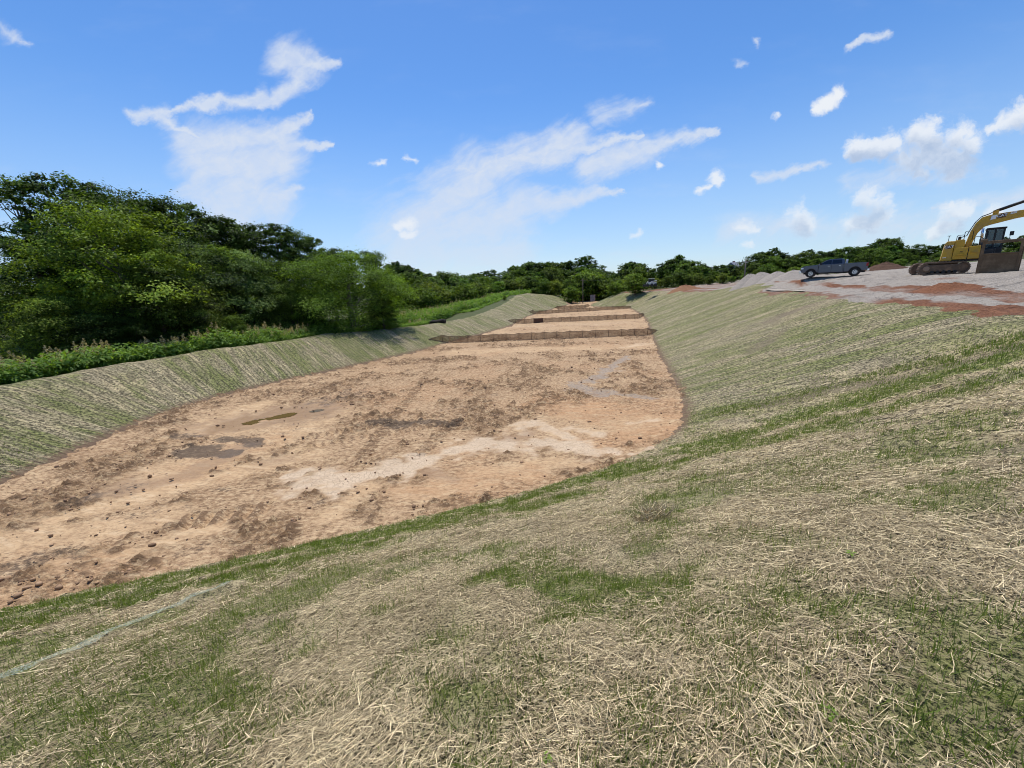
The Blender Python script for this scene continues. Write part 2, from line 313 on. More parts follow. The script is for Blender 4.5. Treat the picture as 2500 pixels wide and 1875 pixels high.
def ground_material():
    mt, T = new_mat('seeded_ground')
    pos = T.n('ShaderNodeNewGeometry').outputs['Position']
    gs, gu = T.attr('gs'), T.attr('gu')
    near = T.attr('near')
    warpv = T.noise(pos, 0.7, 2)
    uv = T.comb(T.math('ADD', T.math('MULTIPLY', gu, 1.0), T.math('MULTIPLY', gs, 0.16)), T.math('MULTIPLY', gs, 0.13), 0.0)
    st = T.noise(uv, 1.7, 5, 0.68, 0.15)
    st2 = T.noise(T.vm('ADD', uv, (31.0, 7.0, 2.0)), 4.6, 4, 0.65, 0.1)
    st3 = T.noise(T.vm('ADD', uv, (3.0, 17.0, 5.0)), 0.5, 3, 0.6)
    nf = T.noise(pos, 34.0, 5, 0.75)
    nm = T.noise(pos, 5.5, 4, 0.65)
    nk = T.noise(pos, 9.5, 3, 0.6)
    nl = T.noise(pos, 0.55, 3, 0.6)
    bankw = T.math('SUBTRACT', 1.0, near)
    # straw
    close = T.attr('close')                                # finer litter on the slope at one's feet
    nff = T.noise(pos, 75.0, 4, 0.7)
    far_f = T.math('ADD', T.math('MULTIPLY', nf, 0.45), T.math('MULTIPLY', nk, 0.55))
    near_f = T.math('ADD', T.math('MULTIPLY', nf, 0.5), T.math('MULTIPLY', nff, 0.5))
    fib = T.n('ShaderNodeMix', {0: close, 2: far_f, 3: near_f}, data_type='FLOAT').outputs[0]
    straw = T.mix(T.ramp(fib, 0.44, 0.545), (0.036, 0.027, 0.015), (0.45, 0.36, 0.20))
    straw = T.mix(bankw, straw, T.mix(T.ramp(fib, 0.41, 0.57), (0.055, 0.045, 0.027), (0.425, 0.36, 0.215)))
    straw = T.mix(T.math('MULTIPLY', T.math('MULTIPLY', T.ramp(st2, 0.46, 0.62), T.ramp(fib, .44, .54)), 0.8), straw, (0.64, 0.525, 0.30))
    straw = T.mix(T.math('MULTIPLY', T.ramp(nl, 0.45, 0.7), 0.35), straw, T.mix(T.ramp(fib, 0.43, 0.56), (0.055, 0.045, 0.032), (0.36, 0.31, 0.22)))
    grn = T.mix(T.ramp(fib, 0.43, 0.56), (0.03, 0.043, 0.010), (0.20, 0.24, 0.055))
    gfac = T.math('MULTIPLY', T.ramp(T.math('ADD', T.math('MULTIPLY', st, 0.6), T.math('MULTIPLY', st3, 0.4)), 0.43, 0.58), T.ramp(T.math('ADD', T.math('MULTIPLY', nf, .5), T.math('MULTIPLY', st2, .5)), 0.36, 0.58, 0.4, 0.95))
    gfac = T.math('MULTIPLY', gfac, T.math('MULTIPLY_ADD', bankw, 0.8, 0.1))
    gfac = T.math('MAXIMUM', gfac, T.math('MULTIPLY', T.attr('green'), T.ramp(nm, 0.3, 0.62, 0.2, 0.95)))
    slope = T.mix(gfac, straw, grn)
    # cleat grooves left down the banks by the machine that tracked them in
    gph = T.math('MULTIPLY_ADD', T.math('ADD', gu, T.math('MULTIPLY', gs, 0.16)), 18.0, T.math('MULTIPLY', T.noise(T.comb(gu, gs, 0.0), 0.8, 3, .6), 6.0))
    groove = T.math('MULTIPLY', T.math('MULTIPLY', T.ramp(T.math('SINE', gph), .25, .95), bankw), T.ramp(nm, .36, .6))
    slope = T.mix(T.math('MULTIPLY', groove, .6), slope, T.mix(nf, (0.05, 0.042, 0.026), (0.15, 0.125, 0.08)))
    # dark soil showing at the toe of the banks and in washouts
    toe = T.math('ADD', gs, T.math('MULTIPLY_ADD', nm, 1.6, -0.8))
    slope = T.mix(T.math('MULTIPLY', T.ramp(toe, 0.1, 0.75, 1.0, 0.0), bankw), slope, T.mix(nf, (0.10, 0.065, 0.042), (0.26, 0.17, 0.11)))
    slope = T.mix(T.attr('wash'), slope, T.mix(nm, (0.10, 0.075, 0.05), (0.27, 0.21, 0.15)))
    # gravel and clay of the pad
    grv = T.mix(T.ramp(T.noise(pos, 12.0, 4, 0.75), 0.36, 0.62), (0.225, 0.195, 0.16), (0.41, 0.36, 0.30))
    grv = T.mix(T.math('MULTIPLY', T.ramp(nl, 0.35, 0.7), 0.4), grv, (0.41, 0.355, 0.29))
    ril = T.noise(T.vm('MULTIPLY', pos, (0.16, 0.55, 0.3)), 1.0, 4, 0.6, 0.9)
    ril = T.ramp(T.math('ABSOLUTE', T.math('SUBTRACT', ril, 0.5)), 0.0, 0.014, 1.0, 0.0)
    grv = T.mix(T.math('MULTIPLY', ril, 0.35), grv, (0.20, 0.18, 0.17))
    clay = T.mix(T.ramp(T.noise(pos, 7.0, 5, 0.7), 0.3, 0.7), (0.125, 0.052, 0.027), (0.28, 0.13, 0.07))
    redn = T.math('ADD', T.attr('red'), T.math('MULTIPLY_ADD', T.noise(T.comb(T.math('MULTIPLY', gu, 0.22), T.math('MULTIPLY', gs, 1.0), 0.0), 1.3, 6, 0.72), 0.9, -0.45))
    pad = T.mix(T.ramp(redn, 0.24, 0.76), grv, clay)
    wild = T.mix(nm, (0.045, 0.06, 0.02), (0.13, 0.14, 0.06))
    e = T.math('ADD', T.attr('grav'), T.math('MULTIPLY_ADD', nm, 0.8, -0.4))
    base = T.mix(T.ramp(e, 0.44, 0.56), slope, pad)
    w = T.math('ADD', T.attr('wild'), T.math('MULTIPLY_ADD', nm, 0.7, -0.35))
    base = T.mix(T.ramp(w, 0.4, 0.6), base, wild)
    earth = T.mix(nm, (0.30, 0.155, 0.09), (0.48, 0.30, 0.2))
    base = T.mix(T.ramp(T.math('ADD', T.attr('bare'), T.math('MULTIPLY_ADD', nm, 0.6, -0.3)), 0.4, 0.6), base, earth)
    h = T.math('ADD', T.math('ADD', T.math('MULTIPLY', nf, 0.45), T.math('MULTIPLY', nm, 0.5)), T.math('MULTIPLY', T.math('MULTIPLY', st2, bankw), 0.6))
    h = T.math('SUBTRACT', h, T.math('MULTIPLY', groove, .55))
    h = T.math('SUBTRACT', h, T.math('MULTIPLY', T.math('MULTIPLY', ril, T.attr('grav')), 0.8))
    principled(T, base, 0.92, bump(T, h, 1.0, 0.10), **{'Specular IOR Level': 0.15})
    return mt
GROUND = ground_material()

def build_ground():
    # rings of growing width round the viewpoint, dense where the slopes are near
    th = np.concatenate([np.arange(-74, 74, 0.32), np.arange(74, 286, 4.0)]); th = np.radians(th)
    r = np.concatenate([[0.0], np.geomspace(0.5, 420, 430)])
    RR, TT = np.meshgrid(r, th, indexing='ij'); x = (RR*np.sin(TT)).ravel(); y = (RR*np.cos(TT)).ravel()
    z, s, u, t, bank = ground(x, y, True)
    e = bank - t
    right = (x > 16.0 + np.clip(y-24, 0, 200)*0.12 - np.clip(y-118, 0, 100)*0.2) & (y > 0)
    right = right | ((x > 22) & (y <= 0))
    jag = fbm(x*0.45, y*0.45, 41, 4)
    grav = sstep(e + 0.35*jag, -0.12, 0.30) * right * (1-sstep(y-0.25*x, 120, 128))
    q = s - 11.4 + 0.9*jag
    red = np.maximum.reduce([(1-sstep(np.abs(q-0.9), 0.8, 1.5))*sstep(26-y, -2, 4),
                             (1-sstep(np.abs(q-4.3-0.4*np.sin(u*.21)), 0.9-.45*sstep(y, 28, 36), 1.7-.8*sstep(y, 28, 36)))*(0.55+0.5*sstep(gnoise(u*.09+3, q*.2, 8), -.3, .2)-.25*sstep(y, 30, 38)),
                             (1-sstep(np.abs(q-.8), .8, 1.5))*sstep(y, 24, 31)*(0.6+0.4*sstep(gnoise(u*.06, q*.3, 9), -.2, .3)),
                             (1-sstep(np.abs(q-8.5), .5, 1.2))*sstep(gnoise(u*.13+7, q*.15, 10), .05, .35)*.6*(y < 34),
                             sstep(y, 74, 90)*(1-sstep(q, 14, 24))*(.45+.4*sstep(gnoise(x*.05, y*.05, 12), -.1, .3))])
    red = np.clip(red, 0, 1)
    wild = sstep(e + 0.25*jag, 0.25, 0.8) * (~right) * ((x < -6) | (y > 60))
    wild = np.maximum(wild, sstep(y - 125 - np.clip(x-40, 0, 200)*0.12, 0, 12)*(x > 30)); wild = np.maximum(wild, sstep(x, 88, 96)*sstep(y, 30, 60))
    bare = sstep(y, 138, 146)*(1-sstep(np.abs(x-0.24*y-2), 12, 20))*(1-sstep(y, 192, 200))
    near = (1-sstep(y + 0.1*np.abs(x), 13.5, 18.0))
    nearx = near * (1-sstep(-x, 16, 20))
    g = green_mask(x, y)*nearx + (1-nearx)*0
    g = np.maximum(g, 0.8*sstep(y, 118, 126)*(1-sstep(s, 9, 14))*(x < 40)*sstep(gnoise(x*.2, y*.2, 61)+.35, 0, .5))
    wash = (1-sstep(poly_dist(x, y, [(18.5,26.5),(15,24.5)])/0.45 + 0.7*jag, 0.4, 1.3))*0.5
    wash = np.maximum(wash, (1-sstep(poly_dist(x, y, [(22.6,30.5),(20.5,30.8)])/0.7 + 0.8*jag, 0.4, 1.3))*.6)
    wash = np.maximum(wash, (1-sstep(poly_dist(x, y, [(10.5,15.5),(14,12.8),(17,11.4)])/0.55 + 0.4*jag, 0.5, 1.3))*0.55)
    z = z - 0.12*wash
    rough = grav*(0.07*fbm(x*.8, y*.8, 51, 4) + red*0.10*np.abs(fbm(x*1.6, y*1.6, 53, 4))); z = z + rough
    # ridge where the erosion netting is folded, lower left
    z = z + 0.07*np.exp(-(poly_dist(x, y, NETLINE)/0.25)**2)
    A = dict(close=1-sstep(np.hypot(x, y), 3.5, 11), gs=s, gu=u, grav=grav, red=red, wild=wild, bare=bare, near=nearx, green=g, wash=wash)
    n, k = len(r), len(th)
    I = np.arange(n*k).reshape(n, k); J = np.concatenate([I, I[:, :1]], 1)
    F = np.stack([J[:-1, :-1], J[1:, :-1], J[1:, 1:], J[:-1, 1:]], -1).reshape(-1, 4)[:, ::-1]
    fs = s[F].max(1); keep = fs > -1.2
    fg = grav[F].mean(1) > 0.5; fw_ = (wild[F].mean(1) > 0.5) & ~fg
    def part(name, sel, **kw):
        f = F[sel]; ids, inv = np.unique(f, return_inverse=True); f = inv.reshape(f.shape)
        me = mesh_np(name, np.c_[x, y, z][ids], f, GROUND, True, {a: v[ids] for a, v in A.items()})
        return add(name, me, kind='structure', **kw)
    part('embankment', keep & ~fg & ~fw_); part('gravel_pad', keep & fg); part('field', keep & fw_)
NETLINE = [(-5.4,2.2),(-5.0,2.9),(-5.0,3.4),(-5.05,4.1),(-5.0,5.0),(-4.8,5.6)]
build_ground()

# ---------------------------------------------------------------- basin floor
def fl(px, py):
    d = ray(px, py); k = -EYE/d.z; return (d.x*k, d.y*k)
def flp(*p): return [fl(*q) for q in p]
def blob(x, y, pts, w, seed, amp=0.5, soft=0.6):
    d = np.full(x.shape, 1e9); P = flp(*pts)
    if len(P) == 1: P = P*2
    ws = w if isinstance(w, (list, tuple)) else [w]*len(P)
    for i in range(len(P)-1):
        d = np.minimum(d, poly_dist(x, y, P[i:i+2])/(0.5*(ws[i]+ws[i+1])))
    o = np.zeros(x.shape); c = d < 3.0
    o[c] = 1-sstep(d[c] + amp*fbm(x[c]*0.9, y[c]*0.9, seed, 4), 1-soft, 1+soft*0.6)
    return o
def floor_material():
    mt, T = new_mat('bare_clay')
    pos = T.n('ShaderNodeNewGeometry').outputs['Position']
    nf = T.noise(pos, 16.0, 5, 0.72); nm = T.noise(pos, 2.6, 5, 0.68); nl = T.noise(pos, 0.35, 4, 0.6)
    sp = T.noise(T.vm('MULTIPLY', pos, (.75, 1.15, 1)), 7.5, 4, .68)
    clod, pink, dark, wet, orange, sand, grey, lump = [T.attr(a) for a in ('clod', 'pink', 'dark', 'wet', 'orange', 'sand', 'grey', 'lump')]
    base = T.mix(T.ramp(nl, 0.35, 0.65), (0.325, 0.203, 0.108), (0.445, 0.295, 0.165))
    base = T.mix(T.math('MULTIPLY', T.ramp(nm, 0.4, 0.66), 0.6), base, (0.50, 0.345, 0.195))
    base = T.mix(T.math('MULTIPLY', sand, 0.8), base, T.mix(nm, (0.47, 0.305, 0.16), (0.60, 0.42, 0.24)))
    # flow lines in the washed clay
    fl_ = T.noise(T.vm('MULTIPLY', T.n('ShaderNodeVectorRotate', {'Vector': pos, 'Angle': 0.25}, rotation_type='Z_AXIS').outputs[0], (0.5, 3.2, 1)), 1.1, 5, 0.65, 0.8)
    base = T.mix(T.math('MULTIPLY', sand, T.ramp(fl_, .52, .60, 0.0, .55)), base, (0.30, 0.19, 0.105))
    base = T.mix(T.math('MULTIPLY', sand, T.ramp(fl_, .46, .38, 0.0, .6)), base, (0.62, 0.46, 0.285))
    base = T.mix(T.math('MULTIPLY', orange, T.ramp(fl_, 0.3, 0.7, 0.45, 1.0)), base, T.mix(T.ramp(fl_, 0.35, 0.62), (0.31, 0.16, 0.075), (0.47, 0.275, 0.14)))
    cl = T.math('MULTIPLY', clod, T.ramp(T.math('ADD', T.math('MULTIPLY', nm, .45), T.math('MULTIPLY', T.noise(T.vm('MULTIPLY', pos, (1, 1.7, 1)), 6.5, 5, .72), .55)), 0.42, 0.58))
    base = T.mix(T.math('MULTIPLY', cl, 0.85), base, T.mix(T.ramp(nf, 0.3, 0.7), (0.13, 0.078, 0.042), (0.33, 0.20, 0.105)))  # dark spots: clod shadows painted into the colour, together with moist soil
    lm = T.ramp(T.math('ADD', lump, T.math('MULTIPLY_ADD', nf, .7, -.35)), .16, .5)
    base = T.mix(T.math('MULTIPLY', lm, .9), base, T.mix(T.ramp(nf, .3, .7), (0.085, 0.05, 0.029), (0.25, 0.15, 0.08)))  # raised lumps darker: moist clods, plus the painted shade of cleat ridges
    base = T.mix(T.math('MULTIPLY', T.ramp(T.noise(T.vm('MULTIPLY', pos, (.8, 2.2, 1)), 1.4, 6, .7), .52, .64), .55), base, (0.58, 0.42, 0.245))
    rough_ = T.math('SUBTRACT', 1.0, T.math('MAXIMUM', T.math('MAXIMUM', pink, wet), T.math('MULTIPLY', sand, .75)))
    base = T.mix(T.math('MULTIPLY', T.math('MULTIPLY', T.ramp(sp, .50, .60), rough_), .8), base, T.mix(nf, (0.12, 0.072, 0.038), (0.27, 0.165, 0.09)))
    base = T.mix(T.math('MULTIPLY', T.math('MULTIPLY', T.ramp(sp, .46, .38), rough_), .6), base, (0.60, 0.435, 0.255))
    pink = T.ramp(T.math('ADD', pink, T.math('MULTIPLY_ADD', T.noise(T.vm('MULTIPLY', pos, (.7, 1.6, 1)), 2.2, 5, .7), 1.1, -.55)), .2, .95)
    base = T.mix(T.math('MULTIPLY', pink, .78), base, T.mix(nm, (0.52, 0.385, 0.25), (0.68, 0.54, 0.385)))
    vor = T.n('ShaderNodeTexVoronoi', {'Vector': pos, 'Scale': 6.5, 'Randomness': 0.95}, feature='DISTANCE_TO_EDGE').outputs[0]
    crack = T.math('MULTIPLY', T.ramp(vor, 0.0, 0.045, 1.0, 0.0), T.ramp(pink, 0.5, 0.9))
    base = T.mix(T.math('MULTIPLY', crack, 0.22), base, (0.30, 0.20, 0.14))
    grey = T.ramp(T.math('ADD', grey, T.math('MULTIPLY_ADD', nm, 1.2, -.6)), .2, .95)
    base = T.mix(T.math('MULTIPLY', grey, 0.6), base, (0.26, 0.215, 0.165))
    base = T.mix(T.math('MULTIPLY', wet, 0.75), base, T.mix(nm, (0.20, 0.115, 0.055), (0.31, 0.19, 0.10)))
    dark = T.ramp(T.math('ADD', dark, T.math('MULTIPLY_ADD', sp, 1.8, -.9)), .2, .9)
    base = T.mix(T.math('MULTIPLY', dark, .85), base, T.mix(nf, (0.045, 0.033, 0.024), (0.15, 0.105, 0.07)))
    h = T.math('ADD', T.math('MULTIPLY', nf, T.math('MULTIPLY_ADD', clod, 0.8, 0.15)), T.math('MULTIPLY', nm, 0.5))
    h = T.math('ADD', h, T.math('MULTIPLY', T.math('MULTIPLY', sp, rough_), 1.0))
    h = T.math('ADD', h, T.math('MULTIPLY', T.math('MULTIPLY', fl_, orange), 0.5))
    h = T.math('SUBTRACT', h, T.math('MULTIPLY', crack, 0.2))
    ro = T.math('SUBTRACT', 0.93, T.math('MULTIPLY', T.math('MAXIMUM', wet, grey), 0.5))
    principled(T, base, ro, bump(T, h, 0.9, 0.10), **{'Specular IOR Level': 0.25})
    return mt
def floor_fields(x, y):
    c = np.ones_like(x)
    pat = fbm(x*0.28, y*0.28, 71, 4)
    clod = sstep(pat + 0.5*fbm(x*1.3, y*1.3, 73, 3), -0.35, 0.55)*0.9
    smooth = np.maximum.reduce([blob(x, y, [(420,1150),(560,1110),(700,1060)], 1.7, 80), blob(x, y, [(560,1040),(700,1020),(790,1010)], 2.0, 81), blob(x, y, [(1430,1010),(1560,1040),(1640,1050)], 2.2, 82),
                                blob(x, y, [(250,1240),(480,1180),(760,1110)], [0.5,0.7,0.5], 83), blob(x, y, [(1250,1150),(1100,1180),(1380,1130)], 0.8, 84), blob(x, y, [(0,1330),(200,1300),(400,1260)], .8, 85),
                                blob(x, y, [(980,1200),(1080,1200),(1200,1180)], .6, 86), blob(x, y, [(1120,860),(1400,850),(1560,845)], 2.0, 87), blob(x, y, [(900,1190),(820,1250)], .5, 88)])
    pink = np.maximum.reduce([blob(x, y, [(740,1180),(850,1165),(960,1150)], [0.6,1.05,0.85], 90, .9, .9), blob(x, y, [(960,1150),(1050,1120),(1160,1090)], [0.9,0.65,0.7], 91, .9, .9),
                              blob(x, y, [(1160,1085),(1260,1080),(1400,1095),(1500,1105)], [0.7,1.1,0.7,0.2], 92, 1.0, .9)*.9, blob(x, y, [(1270,1045),(1310,1035)], 0.8, 93, 1.0, .9)*.7, blob(x, y, [(1330,1040),(1400,1075)], .35, 94, .9, .9)*.7, blob(x, y, [(1390,1045),(1460,1060)], .4, 95, .9, .9)*.7,
                              blob(x, y, [(1540,1032),(1600,1028)], .3, 96, .9, .9)*.6, blob(x, y, [(700,1165),(730,1160)], .25, 97, .6), blob(x, y, [(1540,845),(1580,840)], 1.4, 98, .8)*.5, blob(x, y, [(1600,1095),(1540,1115)], .25, 99, .9)*.8, blob(x,y,[(1150,800),(1500,790)],3,100,.8)*.35])
    dark = np.maximum.reduce([blob(x, y, [(440,1105),(500,1095),(540,1110)], [.6,.8,.4], 110, 1.0), blob(x, y, [(540,1075),(610,1072),(625,1085)], [.5,.45,.4], 111, .8)*.9, blob(x, y, [(930,1035),(1000,1035),(1110,1028)], [.7,.6,.35], 112, 1.1)*.85,
                              blob(x, y, [(820,975),(870,960)], 1.2, 113, 1.2)*.6, blob(x, y, [(445,1068),(470,1066)], .5, 114, .8)*.7, blob(x, y, [(40,1375),(150,1350)], .5, 115, 1.3)*.6, blob(x, y, [(780,1225),(800,1218)], .25, 116, .9)*.7,
                              blob(x, y, [(540,1195),(560,1193)], .3, 117, 1)*.6, blob(x, y, [(200,1220),(240,1215)], .4, 118, 1)*.6, 0.45*sstep(fbm(x*.5+9, y*.5, 119, 4), .55, .9)])
    wet = np.maximum.reduce([blob(x, y, [(560,1035),(650,1015),(760,1005)], [1.4,2.2,2.0], 120, .5), blob(x, y, [(300,1190),(450,1160),(600,1090)], [.6,.8,.4], 121, .6)*.7, blob(x, y, [(1040,1150),(1110,1170)], .3, 122, .6)*.6, blob(x, y, [(640,1130),(700,1120)], .5, 123, .7)*.5, blob(x,y,[(1250,1070),(1290,1060)],.4,124,.7)*.5])
    orange = np.maximum.reduce([blob(x, y, [(1360,985),(1450,1000),(1600,1000)], [1.6,2.6,2.0], 130, .4), blob(x, y, [(1480,1080),(1580,1065),(1640,1060)], 1.2, 131, .5), blob(x, y, [(900,965),(1030,960),(1100,940)], 2.4, 132, .9)*.6,
                                blob(x, y, [(1000,1190),(1150,1190),(1300,1160)], .8, 133, .7)*.7, blob(x, y, [(1350,840),(1500,840)], 3, 134, .9)*.5, 0.5*sstep(fbm(x*.2, y*.2, 135, 3), .1, .7)])
    grey = np.maximum.reduce([blob(x, y, [(1530,870),(1490,900),(1440,930),(1410,945)], [.25,.6,.7,.9], 140, 1.1)*.75, blob(x, y, [(1410,948),(1480,962),(1600,972)], [1.1,.55,.2], 141, 1.1)*.75])
    sand = np.maximum.reduce([smooth*.7, blob(x, y, [(1200,780),(1560,770)], 8, 142, .9)*.5, sstep(y, 52, 56)*.45, blob(x, y, [(300,1120),(500,1040),(640,985)], .9, 143, .6)*.9, blob(x, y, [(100,1230),(350,1160)], .9, 144, .6)*.6, blob(x, y, [(0,1290),(250,1230),(560,1150),(760,1090)], [1.0,.8,.7,.4], 145, .6)*.9, blob(x, y, [(0,1420),(300,1350),(520,1290)], .5, 146, .8)*.8])
    clod = clod*(1-smooth*.92)*(1-np.clip(pink*1.3, 0, 1)*.9)*(1-wet*.7)*(1-grey)*(1-.45*sstep(y, 51, 55))
    return dict(clod=clod, pink=pink, dark=dark*(1-pink), wet=wet, orange=orange*(1-pink), sand=sand, grey=grey)
def build_floor():
    xs = np.arange(-22, 46, 0.1)
    ys = [4.2]
    while ys[-1] < 196: ys.append(ys[-1] + max(0.075, 0.0042*ys[-1]))
    ys = np.array(ys)
    X, Y = np.meshgrid(xs, ys, indexing='ij'); x = X.ravel(); y = Y.ravel()
    # cheap prefilter by the outline's extent
    keepv = np.zeros(len(x), bool); s = np.full(len(x), 9.0)
    xmin = np.interp(y, [4,12,22,28,34,46,62,80,95,115,150,175,196], [-21,-21,-22.5,-21.5,-17,-10.5,-5,-1.5,2,9,22,28,34]); xmax = np.interp(y, [4,8,12,17,33,45,76,104,112,118,122,130,150,165,196], [-8,-2,4,9.5,14,18,28,33.5,35,35,33,33,38,46,46])
    c = (x > xmin) & (x < xmax); s[c], _ = toe_dist(x[c], y[c]); keepv = s < 1.0
    idx = np.full(len(x), -1); idx[keepv] = np.arange(keepv.sum()); I = idx.reshape(X.shape)
    F = np.stack([I[:-1,:-1], I[1:,:-1], I[1:,1:], I[:-1,1:]], -1).reshape(-1, 4); F = F[(F >= 0).all(1)]
    x = x[keepv]; y = y[keepv]; s = s[keepv]
    A = floor_fields(x, y)
    cl = A['clod']
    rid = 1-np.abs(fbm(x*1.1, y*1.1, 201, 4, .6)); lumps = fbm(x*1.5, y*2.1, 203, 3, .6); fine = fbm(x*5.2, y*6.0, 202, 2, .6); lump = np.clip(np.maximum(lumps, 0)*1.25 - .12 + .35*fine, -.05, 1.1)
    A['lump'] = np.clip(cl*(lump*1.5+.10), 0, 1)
    z = 0.05*fbm(x*.18, y*.18, 205, 3) + cl*(0.19*lump + 0.08*(rid-.6) + 0.07*np.maximum(fine, 0)) + .035*np.maximum(fine, 0)*(1-A['wet'])*(1-A['pink']) + 0.012*fbm(x*3, y*3, 207, 2)
    # tracks left by a machine: rows of cleat marks
    def cleat(p0, p1, width, pitch, amp):
        a = np.array(fl(*p0)); b = np.array(fl(*p1)); d = b-a; L = np.hypot(*d); d /= L; n = np.array([-d[1], d[0]])
        al = (x-a[0])*d[0]+(y-a[1])*d[1]; ac = (x-a[0])*n[0]+(y-a[1])*n[1] + .12*fbm(al*.5, al*0, 9, 2)
        m = (1-sstep(np.abs(ac), width*.5-.08, width*.5+.1))*sstep(al, -.2, .3)*(1-sstep(al, L-.3, L+.3))
        w_ = np.sin(2*np.pi*al/pitch + 1.5*gnoise(al*.6, ac, 4)); A['lump'] = np.clip(A['lump']*(1-.5*m) + m*np.clip(w_*.9, 0, 1)*min(1, amp*11), 0, 1)  # ridges darkened in colour: painted shade for faint relief, and turned moist soil
        return m*amp*(w_ - .4)
    for t in [((430,1278),(660,1242),.9,.5,.10), ((700,1080),(1150,1000),.7,.4,.06), ((760,1090),(1180,1020),.7,.4,.06), ((1010,1120),(1250,900),.7,.42,.06), ((880,1120),(1080,870),.7,.42,.06), ((660,1085),(720,1075),1.6,.3,.03), ((1280,1010),(1300,880),.7,.36,.03), ((840,1010),(990,900),.7,.36,.03)]:
        z = z + cleat(*t)
    z = z + 0.10*sstep(s, -1.2, .4)*(0.4+fbm(x*1.5, y*1.5, 209, 3)) 
    z = z*(1-.93*A['wet'])*(1-.8*A['grey']) - .05*A['wet'] - .03*A['grey'] + 0.02*A['pink']
    # low bars between the rills of washed sand
    z = z + 0.03*A['orange']*fbm(x*.6, y*3.0, 211, 3)
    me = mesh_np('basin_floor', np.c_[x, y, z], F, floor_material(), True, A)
    add('basin_floor', me, kind='structure')
    return
build_floor()

# ---------------------------------------------------------------- straw, grass, weeds, clods
def tone_material(name, lo, hi, trans=0.0, rough=0.7, spec=0.2, objcol=False, noise_scale=None):
    mt, T = new_mat(name)
    c = T.mix(T.attr('tone'), lo, hi)
    if objcol:
        oi = T.n('ShaderNodeObjectInfo')
        c = T.mix(1.0, c, oi.outputs['Color'], 'MULTIPLY')
    b = principled(T, c, rough, **{'Specular IOR Level': spec})
    if trans:
        tr = T.n('ShaderNodeBsdfTranslucent', {'Color': T.mix(1.0, c, (1.5, 1.55, 0.5, 1), 'MULTIPLY')})
        mx = T.n('ShaderNodeMixShader', {0: trans, 1: b.outputs[0], 2: tr.outputs[0]}); T.link(mx.outputs[0], T.out.inputs[0])
    return mt
def scatter(n, rmin, rmax, knee, half=74.0):
    """random ground points round the near slope, thinning with distance"""
    t = RNG.random(n); a = math.log(1+(rmin/knee)**2); b = math.log(1+(rmax/knee)**2)
    r = knee*np.sqrt(np.exp(a+t*(b-a))-1); th = np.radians(RNG.uniform(-half, half, n))
    return r*np.sin(th), r*np.cos(th), r
def slope_axes(x, y):
    e = 0.15; z0 = ground(x, y, bumps=False); zx = (ground(x+e, y, bumps=False)-z0)/e; zy = (ground(x, y+e, bumps=False)-z0)/e
    return zx, zy
def ribbon_mesh(name, P, dirs, nrm, L, W, bend, mat, tone, taper=1.0, fine=None):
    """ribbons: P start, dirs unit direction, nrm up vector, L length, W width; bent in the middle where fine, else straight"""
    side = np.cross(dirs, nrm); side /= np.linalg.norm(side, axis=1)[:,None]+1e-9
    up_ = np.cross(side, dirs); side2 = np.cross(up_, dirs)
    mid = P + dirs*(L*.5)[:,None] + up_*(bend)[:,None]; end = P + dirs*L[:,None] + up_*(bend*.3)[:,None]
    w = side*(W*.5)[:,None]; f = np.ones(len(P), bool) if fine is None else fine; g = ~f
    V = np.stack([P-w, P+w, mid-w*.9, mid+w*.9, end-w*taper, end+w*taper], 1)[f].reshape(-1, 3)
    b = (np.arange(f.sum())*6)[:,None]
    F = np.concatenate([b+np.array([[0,1,3,2]]), b+np.array([[2,3,5,4]])])
    V2 = np.stack([P-w, P+w, end+w*taper, end-w*taper], 1)[g].reshape(-1, 3); F2 = np.arange(len(V2)).reshape(-1, 4)+len(V)
    return mesh_np(name, np.concatenate([V, V2]), np.concatenate([F, F2]), mat, False, {'tone': np.concatenate([np.repeat(tone[f], 6), np.repeat(tone[g], 4)])})
def straw_zone(x, y):
    z, zx, zy, s, e = near_ground(x, y)
    pad = (e + .35*fbm(x*0.45, y*0.45, 41, 2) > 0.1) & (x > 16.0 + np.clip(y-24, 0, 200)*0.12)
    return z, zx, zy, s, (s > 0.35) & ~pad & ((x > -26) | (y < 14))
